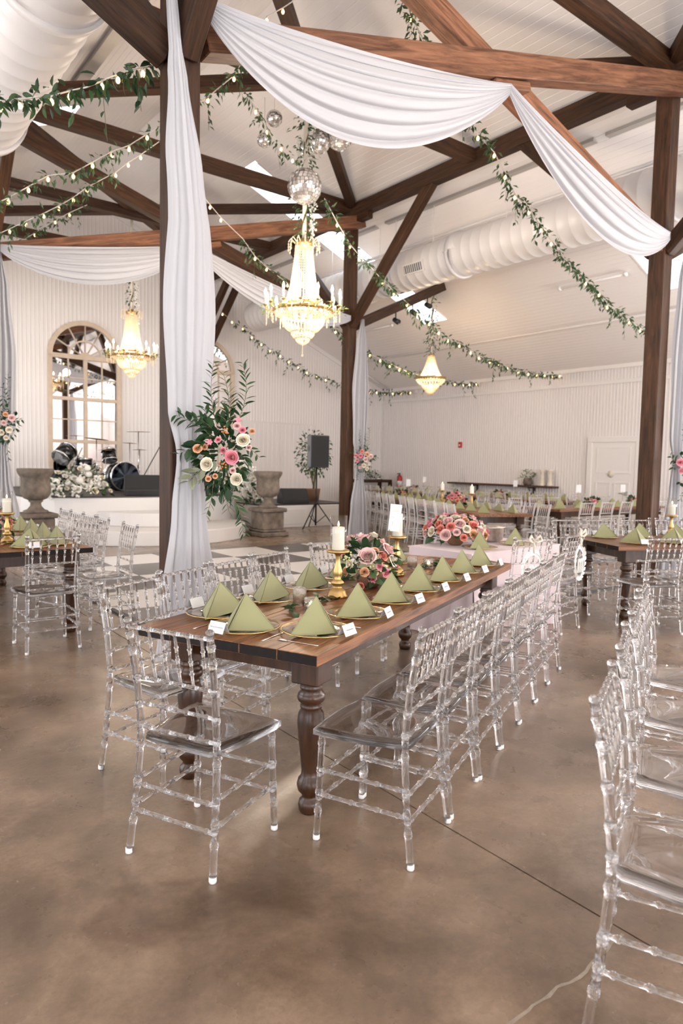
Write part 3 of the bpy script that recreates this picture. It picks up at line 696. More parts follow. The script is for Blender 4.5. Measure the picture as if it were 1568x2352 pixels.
# ------------------------------------------------------------------ table settings
def napkin_mesh():
    A=Vector((0,.005,.155)); Lc=Vector((-.162,.045,.001)); Rc=Vector((.162,.045,.001)); S=Vector((0,-.10,.001))
    mb=MB()
    def tri(a,b_,c_,bul,n=8,off=Vector((0,0,0))):
        nrm=(b_-a).cross(c_-a).normalized(); vs=[];fs=[];idx={}
        for i in range(n+1):
            for j in range(n+1-i):
                u,v=i/n,j/n; w_=1-u-v; p=a*w_+b_*u+c_*v+nrm*bul*27*u*v*max(w_,0)*1.0+off
                idx[(i,j)]=len(vs); vs.append(p)
        for i in range(n):
            for j in range(n-i):
                fs.append((idx[(i,j)],idx[(i+1,j)],idx[(i,j+1)]))
                if i+j<n-1: fs.append((idx[(i+1,j)],idx[(i+1,j+1)],idx[(i,j+1)]))
        mb.add(vs,fs,True)
    S1=S+Vector((-.004,0,0)); S2=S+Vector((.004,0,0))
    tri(A,Rc,Lc,-.004); tri(A+Vector((-.001,0,0)),Lc,S1,.006); tri(A+Vector((.001,0,0)),S2,Rc,.006)
    # second layer of the fold, standing a little proud inside the slit
    S3=S+Vector((-.011,.012,0)); S4=S+Vector((.011,.012,0))
    tri(A+Vector((-.002,.003,-.002)),Lc+Vector((.006,.004,0)),S3,.004); tri(A+Vector((.002,.003,-.002)),S4,Rc+Vector((-.006,.004,0)),.004)
    # rolled fold edges
    for S_,q in ((S1,-1),(S2,1)): mb.path([A+Vector((q*.001,0,-.001)),(A+S_)/2+Vector((q*.004,-.001,0)),S_+Vector((0,0,.002))],[.0012,.0022,.0024],6)
    for c_ in (Lc,Rc): mb.path([A,(A+c_)/2+Vector((0,-.001,.002)),c_],[.0012,.0018,.002],6)
    mb.path([Lc,(Lc+S1)/2,S1],.002,6); mb.path([Rc,(Rc+S2)/2,S2],.002,6); mb.path([Lc,(Lc+Rc)/2+Vector((0,.006,0)),Rc],.002,6)
    return mb.mesh('napkin','napkin')
NAP=napkin_mesh()
def nap_low():
    A=(0,.005,.155);Lc=(-.16,.045,.001);Rc=(.16,.045,.001);S=(0,-.10,.001)
    return MB().add([A,Lc,Rc,S],[(0,2,1),(0,1,3),(0,3,2),(1,2,3)]).mesh('napkin','napkin')
NAPL=nap_low()
PLG=MB().lathe([(.0001,.004),(.095,.004),(.105,.007),(.160,.016),(.162,.018),(.160,.0195),(.105,.0105),(.095,.0075),(.0001,.0075)],40).mesh('plate','plate')
PLR=MB().lathe([(.157,.0175),(.1605,.0205),(.164,.0190),(.163,.0160),(.159,.0155),(.157,.0175)],40).mesh('rim','goldrim')
def card_mesh():
    h=.046;w_=.045
    return MB().add([(-w_,-.022,0),(w_,-.022,0),(w_,0,h),(-w_,0,h),(w_,.022,0),(-w_,.022,0),(-w_,-.0205,0),(w_,-.0205,0),(w_,0,h-.0016),(-w_,0,h-.0016),(w_,.0205,0),(-w_,.0205,0)],
      [(0,1,2,3),(3,2,4,5),(6,9,8,7),(9,11,10,8),(0,6,7,1),(5,4,10,11)]).mesh('place_card','card')
CARD=card_mesh()
INK=MB().add([(-.026,-.0125,.0216),(.026,-.0125,.0216),(.026,-.0112,.0243),(-.026,-.0112,.0243)],[(0,1,2,3)]).mesh('printed_name','ink')
def fork_mesh():
    mb=MB(); pts=[];
    for x,y,z in ((-.10,0,.002),(-.06,0,.004),(0,0,.006),(.04,0,.003),(.055,0,.004)): pts.append((x,y,z))
    mb.path(pts,[.005,.004,.003,.004,.009],6,Matrix.Diagonal((1,1,.35,1)))
    for i in range(4): mb.path([(.05,-.0075+.005*i,.0015),(.075,-.0085+.0057*i,.002),(.10,-.0075+.005*i,.004)],[.0022,.0019,.001],5)
    return mb.mesh('fork','silver')
FORK=fork_mesh()
KNIFE=MB().path([(-.11,0,.003),(-.02,0,.004),(0,0,.003),(.05,0,.003),(.11,.004,.002)],[.0055,.0048,.004,.009,.002],6,Matrix.Diagonal((1,1,.3,1))).mesh('knife','silver')
def text_mesh(s,size):
    cu=bpy.data.curves.new('t','FONT'); cu.body=s; cu.size=size; cu.align_x='CENTER'; cu.align_y='CENTER'
    ob=bpy.data.objects.new('t',cu); me=bpy.data.meshes.new_from_object(ob); bpy.data.objects.remove(ob); me.materials.clear(); me.materials.append(M['ink']); return me
def setting(fr,x,y,face,where,grp,lod=0,napturn=0,words=None,cutlery=False,card=True):
    """face: heading of the diner relative to the table frame; plate, napkin, card"""
    base=fr.p(x,y,.7605); rz=R(fr.a+face-90)
    if lod<2:
        pl=tag(put('charger_plate',PLG,None,T(base)@RZ(rz)),'gold-rimmed clear charger plate '+where,'plate','charger plates '+grp)
        put('rim',PLR,pl)
    tag(put('napkin',NAP if lod<2 else NAPL,None,T(base+Vector((0,0,.0105 if lod<2 else .002)))@RZ(rz+R(napturn))),'pale green folded napkin '+where,'napkin','folded napkins '+grp)
    if lod<2 and card:
        off=Vector((-.02,-.165,0)); Mx=T(base)@RZ(rz)@T(off+Vector((.0,.0,.0185)))@RZ(R(U(-6,6)))
        c_=tag(put('place_card',CARD,None,Mx),'small white tent place card '+where,'place card','place cards '+grp)
        if words:
            me=text_mesh(words,.0075); put('printed_name',me,c_,T((0,-.0117,.0232))@Matrix.Rotation(R(64.4),4,'X'))
        elif lod==0: put('printed_name',INK,c_,T((0,-.0006,.0003)))
    if cutlery:
        tag(put('fork',FORK,None,T(base+ (Matrix.Rotation(rz,3,'Z')@Vector((-.195,-.02,.0005))))@RZ(rz+PI/2)),'silver fork '+where,'fork','cutlery '+grp)
        tag(put('knife',KNIFE,None,T(base+ (Matrix.Rotation(rz,3,'Z')@Vector((.185,-.02,.0005))))@RZ(rz+PI/2)),'silver knife '+where,'knife','cutlery '+grp)
CSP=[(.058,0),(.060,.012),(.054,.02),(.050,.035),(.044,.045),(.030,.055),(.022,.064),(.036,.078),(.038,.088),(.024,.102),(.018,.108),(.028,.130),(.026,.155),(.014,.195),(.013,.235),(.020,.250),(.062,.258),(.066,.264),(.064,.272),(.0001,.273)]
def candlestick(p,label,hh=1.0,ch=.125,glass=True,group='gold candlesticks'):
    t=thing('candlestick',label,'candlestick',p,0,group)
    MB().lathe([(r,z*hh) for r,z in CSP],28).build('gold_stand','gold',t)
    zt=.273*hh
    c_=MB().lathe([(.035,zt),(.0355,zt+.004),(.0355,zt+ch-.004),(.033,zt+ch),(.0001,zt+ch-.004)],24).build('pillar_candle','wax',t)
    MB().path([(0,0,zt+ch-.004),(0,0,zt+ch+.006)],.0012,5).build('wick','black',c_)
    MB().lathe([(.0001,zt+ch+.002),(.005,zt+ch+.008),(.0055,zt+ch+.014),(.003,zt+ch+.024),(.0001,zt+ch+.034)],10).build('flame','flame',c_)
    if glass:
        gh=max(.19,ch+.065); MB().lathe([(.048,zt+.001),(.049,zt+gh),(.0475,zt+gh),(.0465,zt+.001)],32).build('glass_chimney','glass',t)
    return t
def votive(p,label,h=.075,lit=True):
    t=thing('votive_glass',label,'candle glass',p,0,'cut glass votives')
    n=14; vs=[];fs=[]; rows=6
    for j in range(rows+1):
        for i in range(n):
            a=2*PI*(i+.5*(j%2))/n; r=.036+.0018*((i+j)%2); vs.append((r*math.cos(a),r*math.sin(a),h*j/rows))
    for j in range(rows):
        for i in range(n):
            a,b_=j*n+i,j*n+(i+1)%n; c_,d_=(j+1)*n+i,(j+1)*n+(i+1)%n
            fs+=[(a,b_,c_),(b_,d_,c_)] if j%2==0 else [(a,b_,d_),(a,d_,c_)]
    fs.append(tuple(range(n))[::-1])
    mb=MB().add(vs,fs); mb.lathe([(.033,h),(.031,.012),(.0001,.012)],20); mb.build('cut_glass','crystal',t)
    if lit:
        MB().lathe([(.029,.0125),(.029,.03),(.0001,.03)],16).build('wax','wax',t)
        MB().lathe([(.0001,.031),(.006,.038),(.006,.044),(.0001,.058)],8).build('flame','flame',t)
    return t

# ------------------------------------------------------------------ leaves and flowers
def leaf_vf(l,w_,curl=.15,fold=.25):
    prof=((0,.05),(.22,.72),(.5,1),(.78,.66),(1,.02)); vs=[];fs=[]
    for t,h in prof:
        x=l*t; z=-curl*l*t*t; hw=w_/2*h; vs+=[(x,-hw,z+hw*fold),(x,0,z),(x,hw,z+hw*fold)]
    for i in range(4):
        for j in range(2): fs.append((3*i+j,3*i+3+j,3*i+4+j,3*i+1+j))
    return vs,fs
def leaf_small(l,w_):
    return [(0,0,0),(l*.5,-w_/2,.1*w_),(l,0,-.12*l),(l*.5,w_/2,.1*w_),(l*.5,0,-.03*l)],[(0,1,4),(1,2,4),(2,3,4),(3,0,4)]
LEAFV={'ruscus':leaf_vf(.058,.017),'salal':leaf_vf(.075,.043,.2,.3),'oval':leaf_vf(.05,.026,.15,.2),'smilax':leaf_vf(.075,.03,.3,.3)}
LEAFM={}
def leaf_mesh(kind,mat):
    if (kind,mat) not in LEAFM: LEAFM[(kind,mat)]=MB().add(*LEAFV[kind],True).mesh('leaf',mat)
    return LEAFM[(kind,mat)]
def orient(p,d,roll=0,s=1):
    d=Vector(d).normalized(); a=Vector((0,0,1)) if abs(d.z)<.95 else Vector((0,1,0))
    y=a.cross(d).normalized(); z=d.cross(y)
    Mx=Matrix(((d.x,y.x,z.x,0),(d.y,y.y,z.y,0),(d.z,y.z,z.z,0),(0,0,0,1)))
    return T(p)@Mx@Matrix.Rotation(roll,4,'X')@Matrix.Scale(s,4)
def rdir(): 
    while 1:
        v=Vector((U(-1,1),U(-1,1),U(-1,1)))
        if .05<v.length<1: return v.normalized()
def rose_mesh(name,mat,layers=((2,.09),(3,.20),(3,.34),(4,.52),(5,.74),(6,1.0)),nu=3,nv=4):
    """unit-radius rose opening towards +Z: overlapping curled petals, the inner ones standing highest"""
    mb=MB(); rs=random.Random(5)
    for li,(n,rad) in enumerate(layers):
        top=.46-.42*rad**1.4
        for k in range(n):
            a0=2*PI*k/n+li*.9+rs.uniform(-.12,.12); span=2*PI/n*1.5; tl=rs.uniform(-.05,.05)
            def fn(u,v,a0=a0,span=span,rad=rad,top=top,tl=tl):
                a=a0+span*(u-.5); e=1-.22*abs(2*u-1)**2.5
                r=rad*(.42+.58*v**.6)*(1-.10*(1-rad)*v)+.07*rad*max(0,v-.75)*4*(2*u-1)**2
                z=-.42+(top+tl+.42)*e*(v**.85)-(.16*rad*max(0,v-.72)/.28 if rad>.4 else 0)
                return (r*math.cos(a),r*math.sin(a),z)
            mb.grid(fn,nu,nv)
    return mb.mesh(name,mat)
ROSE={c_:rose_mesh('rose','rose_'+c_) for c_ in ('pink','blush','cream','peach','coral')}
ROSE['white']=rose_mesh('rose','white_fl')
LOW=((3,.35),(4,.65),(5,1.0))
ROSEL={c_:rose_mesh('rose',('rose_'+c_) if c_!='white' else 'white_fl',LOW,2,2) for c_ in ('pink','blush','cream','peach','coral','white')}
def star_mesh(mat):
    mb=MB()
    for k in range(6):
        a=2*PI*k/6; mb.add(*leaf_vf(1.0,.5,-.25,.4),True,RZ(a)@Matrix.Rotation(R(-25),4,'Y'))
    return mb.mesh('lily',mat)
LILY=star_mesh('rose_pink')
def aim(p,d,s):   # +Z towards d
    d=Vector(d).normalized(); return T(p)@d.to_track_quat('Z','Y').to_matrix().to_4x4()@Matrix.Scale(s,4)
def foliage(mb,pts,kind='small',l=(.04,.07),w_=.35,down=.2):
    for p,d in pts:
        L_=U(*l); d=Vector(d)+Vector((0,0,-down)); mb.add(*leaf_small(L_,L_*w_),False,orient(p,d,U(-1,1)))
def spray(parent,p0,p1,n,kind,mat,bend=Vector((0,0,0)),s=1,joined=None,stem=True):
    """a stem with leaves on both sides, as single leaves or into one mesh"""
    p0=Vector(p0);p1=Vector(p1); pts=[p0.lerp(p1,i/8)+bend*math.sin(PI*i/8) for i in range(9)]
    if stem and joined is None: MB().path(pts,[.0022]*5+[.0016]*3+[.001],5).build('stem','stem',parent)
    elif stem and joined is not None: joined.path(pts,.002,4)
    for k in range(n):
        t=.12+.88*k/(n-1); i=min(int(t*8),7); p=pts[i].lerp(pts[i+1],t*8-i); d=(pts[i+1]-pts[i]).normalized()
        side=d.cross(Vector((0,-1,0))); side=side.normalized() if side.length>.05 else Vector((1,0,0))
        dd=d*U(.5,.9)+side*(1 if k%2 else -1)*U(.5,1)+rdir()*.35
        Mx=orient(p,dd,U(-.9,.9),s*U(.8,1.15)*(1.1-.35*t))
        if joined is None: put('leaf',leaf_mesh(kind,mat),parent,Mx)
        else: joined.add(*LEAFV[kind],True,Mx)
FACE=R(-37.8)   # local x of a flower piece points to the right as seen from the entrance corner
# --- the large arrangement tied to the near post
bq=thing('post_bouquet','large rose and greenery arrangement tied to the draped post in front','flower arrangement',(2.36,4.46,1.56),FACE)
K=1/330.
def bxy(px,py,y=-.1): return Vector(((px-440)*K,y,(1050-py)*K))
for px,py,y,r,c_ in ((496,1012,-.14,.050,'cream'),(471,1054,-.17,.052,'pink'),(412,1070,-.16,.050,'cream'),(480,1104,-.13,.046,'cream'),(439,1013,-.15,.022,'pink'),(450,1038,-.16,.027,'pink'),(390,1034,-.13,.034,'peach'),(481,980,-.12,.028,'blush'),(494,990,-.12,.026,'pink'),(515,992,-.10,.022,'peach'),(415,1104,-.12,.022,'peach'),(431,1098,-.12,.02,'peach'),(404,1030,-.10,.024,'peach'),(472,1084,-.12,.024,'blush'),(508,1030,-.09,.022,'blush')):
    put('rose',ROSE[c_],bq,aim(bxy(px,py,y),(U(-.35,.35)+(px-440)*.004,-1,U(-.1,.35)),r))
put('lily',LILY,bq,aim(bxy(422,1020,-.17),(-.1,-1,.1),.032)); put('lily',LILY,bq,aim(bxy(484,968,-.13),(.2,-1,.2),.03))
for px,py in ((451,991),(449,1074)):
    for k in range(9): MB().ball(bxy(px+U(-11,11),py+U(-9,9),-.16+U(-.02,.02)),.0065,7,5).build('berry','berry_o',bq)
for p0,p1,n,bd in (((432,985),(424,836),26,-.03),((452,985),(447,860),20,.03),((472,985),(492,836),25,.05),((460,990),(466,905),12,.0),((415,985),(404,940),9,0)):
    spray(bq,bxy(*p0,-.06),bxy(*p1,-.10),n,'ruscus','leafd',Vector((bd,0,0)),1.4)
for p0,p1,n in (((425,1010),(338,958),13),((420,1025),(345,1048),10),((430,1000),(385,965),8)):
    spray(bq,bxy(*p0,-.07),bxy(*p1,-.09),n,'salal','leafd',Vector((0,0,.02)),1.35)
spray(bq,bxy(425,1110,-.09),bxy(409,1192,-.09),11,'oval','leafd',Vector((.012,0,0)),1.3)
spray(bq,bxy(455,1120,-.09),bxy(497,1232,-.10),22,'ruscus','leafd',Vector((.03,0,0)),1.35)
spray(bq,bxy(448,1110,-.09),bxy(462,1180,-.09),11,'ruscus','leafd',Vector((0,0,0)),1.4)
spray(bq,bxy(490,1030,-.06),bxy(533,1052,-.1),7,'smilax','leafd',Vector((0,0,.02)),.8)
spray(bq,bxy(405,1075,-.08),bxy(368,1112,-.10),8,'salal','leafs',Vector((0,0,0)),1.45)
for p in ((445,1022),(452,1030),(430,1062)): put('leaf',leaf_mesh('salal','leafs'),bq,orient(bxy(*p,-.14),(U(-.3,.3),-.4,-1),U(-1,1),1.0))
for k in range(80):
    a=U(0,2*PI); q=random.random()**.6; px,py=440+62*q*math.cos(a),1050+85*q*math.sin(a)
    d=Vector((math.cos(a),-.55,-math.sin(a)*.9))+rdir()*.6
    put('leaf',leaf_mesh(random.choice(('salal','smilax','oval')),'leafd'),bq,orient(bxy(px,py,U(-.10,.0)),d,U(-1.2,1.2),U(.85,1.3)))
mb=MB()
for k in range(190):
    a=U(0,2*PI); q=random.random()**.5; px,py=440+58*q*math.cos(a),1048+88*q*math.sin(a)
    mb.add(*LEAFV[random.choice(('salal','smilax'))],True,orient(bxy(px,py,U(-.06,.05)),Vector((math.cos(a),-.5,-math.sin(a)*.9))+rdir()*.7,U(-1.2,1.2),U(.8,1.2)))
mb.build('foliage','leafd',bq)['kind']='stuff'
def post_bouquet(p,label,s,seed,low=True):
    rs=random.getstate(); random.seed(seed)
    t=thing('post_bouquet',label,'flower arrangement',p,FACE,'flower pieces tied to the posts'); mb=MB()
    for x0,x1,z1,n in ((-.03,-.1,.62,15),(.05,.10,.66,16),(.02,.03,.5,12),(.0,.10,-.50,14),(-.02,-.12,-.42,12),(-.05,-.28,.16,8),(.05,.27,.05,8)):
        spray(t,(x0,-.06,z1*.2),(x1,-.1,z1),n,'ruscus' if abs(z1)>.3 else 'smilax','leafd',Vector((U(-.04,.04),0,0)),1.15,joined=mb)
    for k in range(110):
        a=U(0,2*PI); q=random.random()**.6; d=Vector((math.cos(a),-.6,math.sin(a)))+rdir()*.6
        mb.add(*LEAFV[random.choice(('salal','smilax'))],True,orient(Vector((.19*q*math.cos(a),U(-.1,.02),.26*q*math.sin(a))),d,U(-1,1),U(.7,1.1)))
    o=mb.build('foliage','leafd',t); o['kind']='stuff'
    for k in range(11):
        a=k*2.4; q=.05+.14*math.sqrt(k/11); c_=('blush','pink','cream','peach','pink','cream','coral','blush')[k%8]
        put('rose',ROSEL[c_],t,aim((q*math.cos(a),-.14,q*1.2*math.sin(a)),(math.cos(a)*.5,-1,math.sin(a)*.4),U(.035,.056)))
    t.scale=(s,s,s); random.setstate(rs); return t
post_bouquet((9.26,11.22,1.62),'flower arrangement tied to the drape of the post by the loudspeaker',1.0,3)
post_bouquet((9.42,4.52,1.55),'flower arrangement tied to the drape of the right-hand post',1.0,4)
post_bouquet((2.33,11.22,2.02),'flower arrangement tied to the drape at the left edge of the picture',1.1,6)

def centrepiece(p,label,roses,rx,hz,seed,nleaf=90,low=False,individual=True):
    rs=random.getstate(); random.seed(seed)
    t=thing('floral_centrepiece',label,'flower arrangement',p,FACE,'rose centrepieces')
    MB().lathe([(.05,0),(.075,.02),(.085,.07),(.08,.08),(.0001,.08)],18).build('bowl','foam',t)
    mb=MB()
    for k in range(nleaf):
        a=U(0,2*PI); e=U(-.25,1.1); d=Vector((math.cos(a)*math.cos(e),math.sin(a)*math.cos(e),math.sin(e)))
        pos=Vector((d.x*rx*.72,d.y*rx*.72,.09+max(d.z,-.25)*hz*.62)); Mx=orient(pos,d+rdir()*.55,U(-1.2,1.2),U(.8,1.25)*(1 if not low else 1.1))
        if individual: put('leaf',leaf_mesh(random.choice(('salal','smilax','oval')),random.choice(('leafd','leafd','leafm'))),t,Mx)
        else: mb.add(*LEAFV[random.choice(('salal','smilax'))],True,Mx)
    if not individual: mb.build('foliage','leafd',t)['kind']='stuff'
    for x,y,z,r,c_ in roses:
        d=Vector((x/rx,y/rx,(z-.07)/hz*.9))
        put('rose',(ROSEL if low else ROSE)[c_],t,aim((x,y,z),d,r))
    random.setstate(rs); return t
def dome(n,rx,hz,rmin,rmax,cols,seed):
    r_=random.Random(seed); out=[]
    for k in range(n):
        e=math.asin(.02+.96*(k+.5)/n); a=k*2.39996
        out.append((rx*math.cos(e)*math.cos(a),rx*math.cos(e)*math.sin(a),.09+hz*math.sin(e),r_.uniform(rmin,rmax),r_.choice(cols)))
    return out

# ------------------------------------------------------------------ drapes
def swag(A,B,s0,s1,label,nf=6,belly=.12,skew=0):
    A=Vector(A);B=Vector(B)
    def fn(u,v):
        uu=u**(1+skew*.0); q=4*u*(1-u); q=q**.9
        if skew: q=q*(1+skew*(.5-u))
        p=A.lerp(B,u); z=-(s0+(s1-s0)*v)*q-.10*v*(1-q)
        y=-belly*math.sin(PI*u)*math.sin(PI*min(v*1.1,1))-.022*math.sin(v*2*PI*nf+1.5*math.sin(3*u))*(.35+.65*math.sin(PI*u))-.005*math.sin(v*2*PI*(nf*2.3)+5*u)
        z-=.02*math.sin(v*2*PI*nf+.8)*math.sin(PI*u)
        return (p.x,p.y+y,p.z+z)
    o=MB().grid(fn,60,80).build('swag_drape','drape'); return tag(o,label,'drape','white swags between the posts')
swag((2.25,4.56,4.72),(5.47,4.52,5.22),.07,.80,'large white voile swag hanging across the top of the picture',7,.15,.35)
swag((5.47,4.52,5.22),(8.80,4.60,4.56),.08,.74,'white voile swag falling to the right-hand post',6,.12,-.25)
swag((2.30,11.22,4.62),(5.38,11.22,5.24),.03,.62,'white voile swag above the left chandelier and mirror',6,.12,.1)
swag((5.38,11.22,5.24),(8.86,11.24,4.55),.06,.60,'white voile swag falling behind the large chandelier to the far post',6,.12,-.1)
def post_drape(p,label,prof,cx=.06,nf=5,y0=-.17,shift=0):
    """prof: (height, half width, fold depth)"""
    prof=sorted(prof)
    def at(z):
        for a,b_ in zip(prof,prof[1:]):
            if a[0]<=z<=b_[0]:
                t=(z-a[0])/(b_[0]-a[0]); t=t*t*(3-2*t); return [a[i]+(b_[i]-a[i])*t for i in (1,2)]
        return prof[-1][1:]
    zt=prof[-1][0]
    def fn(u,v):
        z=zt*(1-v); w_,f=at(z); x=(u-.5)*2*w_+shift*max(0,z-3.2)
        ph=u*2*PI*nf+.5*math.sin(z*1.3)
        return (p[0]+cx+x+.3*f*math.cos(ph*2),p[1]+y0-f*(math.sin(ph)+.35*math.sin(2.7*ph+1))-.05*(1-(2*u-1)**2),max(z,.004))
    o=MB().grid(fn,96,70).build('post_drape','drape'); return tag(o,label,'drape','white drapes on the posts')
PD=[(0,.27,.03),(.5,.22,.025),(1.15,.14,.02),(1.55,.10,.015),(1.9,.17,.014),(2.6,.205,.016),(3.6,.14,.012),(4.2,.075,.010),(4.4,.05,.006),(5.0,.035,.005)]
post_drape(P1,'white voile drape down the near post behind the large bouquet',PD,-.0,3,-.17,-.095)
PD2=[(0,.30,.05),(.6,.24,.045),(1.3,.12,.03),(1.62,.08,.02),(2.0,.20,.035),(3.0,.22,.04),(4.0,.14,.03),(4.55,.04,.015)]
post_drape(P2,'white voile drape down the post beside the loudspeaker',PD2,.20)
post_drape(P3,'white voile drape down the right-hand post',PD2,.34)
post_drape(P0,'white voile drape down the post at the left edge',PD2,.10)

# ------------------------------------------------------------------ garlands with bulbs
BULB=MB().lathe([(.0001,-.055),(.012,-.05),(.02,-.032),(.018,-.015),(.009,0)],10).mesh('bulb','bulb')
SOCK=MB().lathe([(.010,0),(.011,.022),(.006,.03)],8).mesh('socket','socket')
def garland(label,pts,dens=26,ls=1.0,bare=0,bulbskip=(),single=False,mat='leafm',bs=.8,seed=1,spread=.09):
    rs=random.getstate(); random.seed(seed)
    pts=[Vector(p) for p in pts]
    o_=pts[len(pts)//2]
    t=thing('light_garland',label,'garland',o_,0,'leafy garlands with warm bulbs')
    loc=[p-o_ for p in pts]
    MB().path(loc,.006,5).build('cord','socket',t)
    for i,p in enumerate(loc):
        if i in bulbskip or i in (0,): continue
        s_=put('socket',SOCK,t,T(p+Vector((0,0,-.02)))@Matrix.Scale(bs,4)); put('bulb',BULB,s_)
    mb=MB()
    for a,b_ in zip(loc[bare:],loc[bare+1:]):
        L_=(b_-a).length; n=max(2,int(L_*dens)); cl=U(.55,1.35); n=max(2,int(n*cl))
        for k in range(n):
            p=a.lerp(b_,random.random()); out=rdir(); out.z=out.z*.9-.25
            q=p+out*U(0,spread)*ls*.6; d=out+Vector((0,0,-.35))+rdir()*.5
            Mx=orient(q,d,U(-1.2,1.2),ls*U(.7,1.15))
            if single: put('leaf',leaf_mesh('smilax',mat),t,Mx)
            else: mb.add(*leaf_small(.075*ls*U(.7,1.15),.028*ls),False,orient(q,d,U(-1.2,1.2)))
        if random.random()<.5:      # a hanging tendril
            p=a.lerp(b_,random.random()); n2=int(7*cl); dz=U(.12,.32)*ls; dx=U(-.12,.12)
            for k in range(n2):
                q=p+Vector((dx*k/n2,U(-.02,.02),-dz*k/n2)); d=Vector((U(-1,1),U(-1,1),-.8))
                if single: put('leaf',leaf_mesh('smilax',mat),t,orient(q,d,U(-1,1),ls*U(.6,1)))
                else: mb.add(*leaf_small(.07*ls,.026*ls),False,orient(q,d,U(-1,1)))
            mbt=MB().path([p,p+Vector((dx,0,-dz))],.002,4); mbt.build('tendril','stem',t)
    if not single: mb.build('foliage',mat,t)['kind']='stuff'
    random.setstate(rs); return t
G5=[(6.09,8.41,5.4),(6.4,8.5,5.15),(6.72,8.59,4.92),(7.0,8.67,4.8),(7.33,8.76,4.69),(7.64,8.85,4.57),(7.97,8.94,4.47),(8.39,9.06,4.37),(8.73,9.15,4.26),(9.15,9.27,4.17),(9.51,9.37,4.07),(9.87,9.47,3.98),(10.35,9.61,3.96),(10.83,9.74,3.89),(11.23,9.86,3.84),(11.75,10.0,3.82),(12.15,10.11,3.82),(12.66,10.26,3.8),(13.27,10.43,3.79),(13.87,10.6,3.82),(14.39,10.75,3.86),(14.9,10.88,3.91),(15.4,11.0,3.95),(15.85,11.1,4.0)]
G6=[(4.67,5.21,6.09),(4.8,5.24,5.94),(5.03,5.28,5.79),(5.33,5.34,5.6),(5.67,5.41,5.5),(6.11,5.49,5.28),(6.49,5.57,5.22),(6.76,5.62,5.06),(7.02,5.67,4.9),(7.41,5.75,4.83),(7.77,5.82,4.71),(8.07,5.87,4.6),(8.43,5.95,4.48),(9.28,6.11,4.33),(9.8,6.21,4.26),(10.17,6.29,4.14),(10.66,6.38,4.11),(11.17,6.48,4.07),(11.73,6.59,4.02),(12.32,6.7,4.01)]
G1=[(2.15,5.03,4.44),(2.02,5.09,4.39),(1.94,5.12,4.36),(1.86,5.16,4.32),(1.76,5.21,4.26),(1.66,5.26,4.2),(1.56,5.3,4.16),(1.45,5.36,4.11),(1.36,5.4,4.09),(1.26,5.45,4.06),(1.14,5.5,4.02),(.99,5.57,4.0)]
G2=[(4.39,6.5,6.6),(4.2,6.63,6.44),(4.06,6.73,6.34),(3.92,6.84,6.01),(3.78,6.94,5.72),(3.55,7.1,5.48),(3.29,7.29,5.28),(3.02,7.49,5.07),(2.86,7.6,4.94),(2.71,7.71,4.87),(2.54,7.83,4.75),(2.37,7.95,4.63),(2.15,8.11,4.59),(1.98,8.24,4.47),(1.8,8.36,4.34),(1.58,8.53,4.21)]
G3=[(3.76,8.92,5.7),(3.57,9.07,5.53),(3.44,9.17,5.43),(3.31,9.28,5.3),(3.16,9.39,5.2),(3.01,9.51,5.1),(2.87,9.63,4.97),(2.72,9.75,4.86),(2.56,9.88,4.76),(2.37,10.02,4.65),(2.2,10.16,4.55),(2.01,10.31,4.44)]
G4=[(3.86,12.19,5.82),(3.61,12.33,5.67),(3.41,12.44,5.53),(3.12,12.6,5.3),(2.94,12.7,5.15),(2.69,12.84,5.08)]
G7=[(4.57,8.1,6.27),(4.74,8.11,6.12),(4.84,8.12,6.02),(4.93,8.13,5.93),(5.17,8.16,5.79),(5.37,8.18,5.7)]
G8=[(8.61,17.33,5.98),(8.82,17.31,5.79),(9.12,17.28,5.6),(9.4,17.25,5.42),(9.73,17.22,5.28),(10.0,17.19,5.07),(10.3,17.16,4.91),(10.57,17.13,4.75),(10.9,17.1,4.64),(11.18,17.07,4.5),(11.5,17.04,4.37),(11.79,17.01,4.24),(12.12,16.98,4.15),(12.44,16.95,4.08),(12.86,16.91,3.98),(13.26,16.87,3.88),(13.82,16.81,3.81),(14.07,16.79,3.82),(14.32,16.76,3.84),(14.66,16.73,3.82),(14.95,16.7,3.85),(15.28,16.67,3.88),(15.65,16.63,3.93)]
G9=[(4.96,10.39,5.89),(5.3,10.5,5.7),(5.54,10.58,5.57),(6.05,10.75,5.38),(6.36,10.85,5.16),(6.66,10.95,5.05),(7.24,11.14,4.9),(8.04,11.41,4.58),(8.78,11.65,4.31),(9.09,11.75,4.18),(9.58,11.92,4.05),(10.1,12.09,4.02),(10.53,12.23,3.96),(10.95,12.37,3.89),(11.39,12.51,3.86),(11.83,12.66,3.82),(13.02,13.05,3.82),(14.43,13.52,3.85),(14.94,13.68,3.88),(15.4,13.85,3.95),(15.8,13.95,4.0)]
garland('leafy bulb garland at the upper left in front of the duct',G1,125,1.3,0,(2,5,8),True,'leafd',.85,1,.11)
garland('leafy bulb garland falling from the roof to the left edge, upper of two',G2,75,1.2,3,(3,6),False,'leafm',0.86,2)
garland('leafy bulb garland falling to the left edge, lower of two',G3,75,1.25,3,(4,),False,'leafm',0.86,3)
garland('short leafy bulb garland behind the left edge swag',G4,70,1.3,0,(),False,'leafm',0.86,4)
garland('leafy bulb garland running from the chandelier rod down to the side wall',G5,65,1.4,0,(4,),False,'leafm',0.94,5)
garland('leafy bulb garland falling from the top of the picture to the right-hand post',G6,85,1.25,0,(3,4,12,16),False,'leafm',0.86,6)
garland('short leafy bulb garland tied to the chandelier rod',G7,95,1.2,0,(2,),False,'leafm',0.86,7)
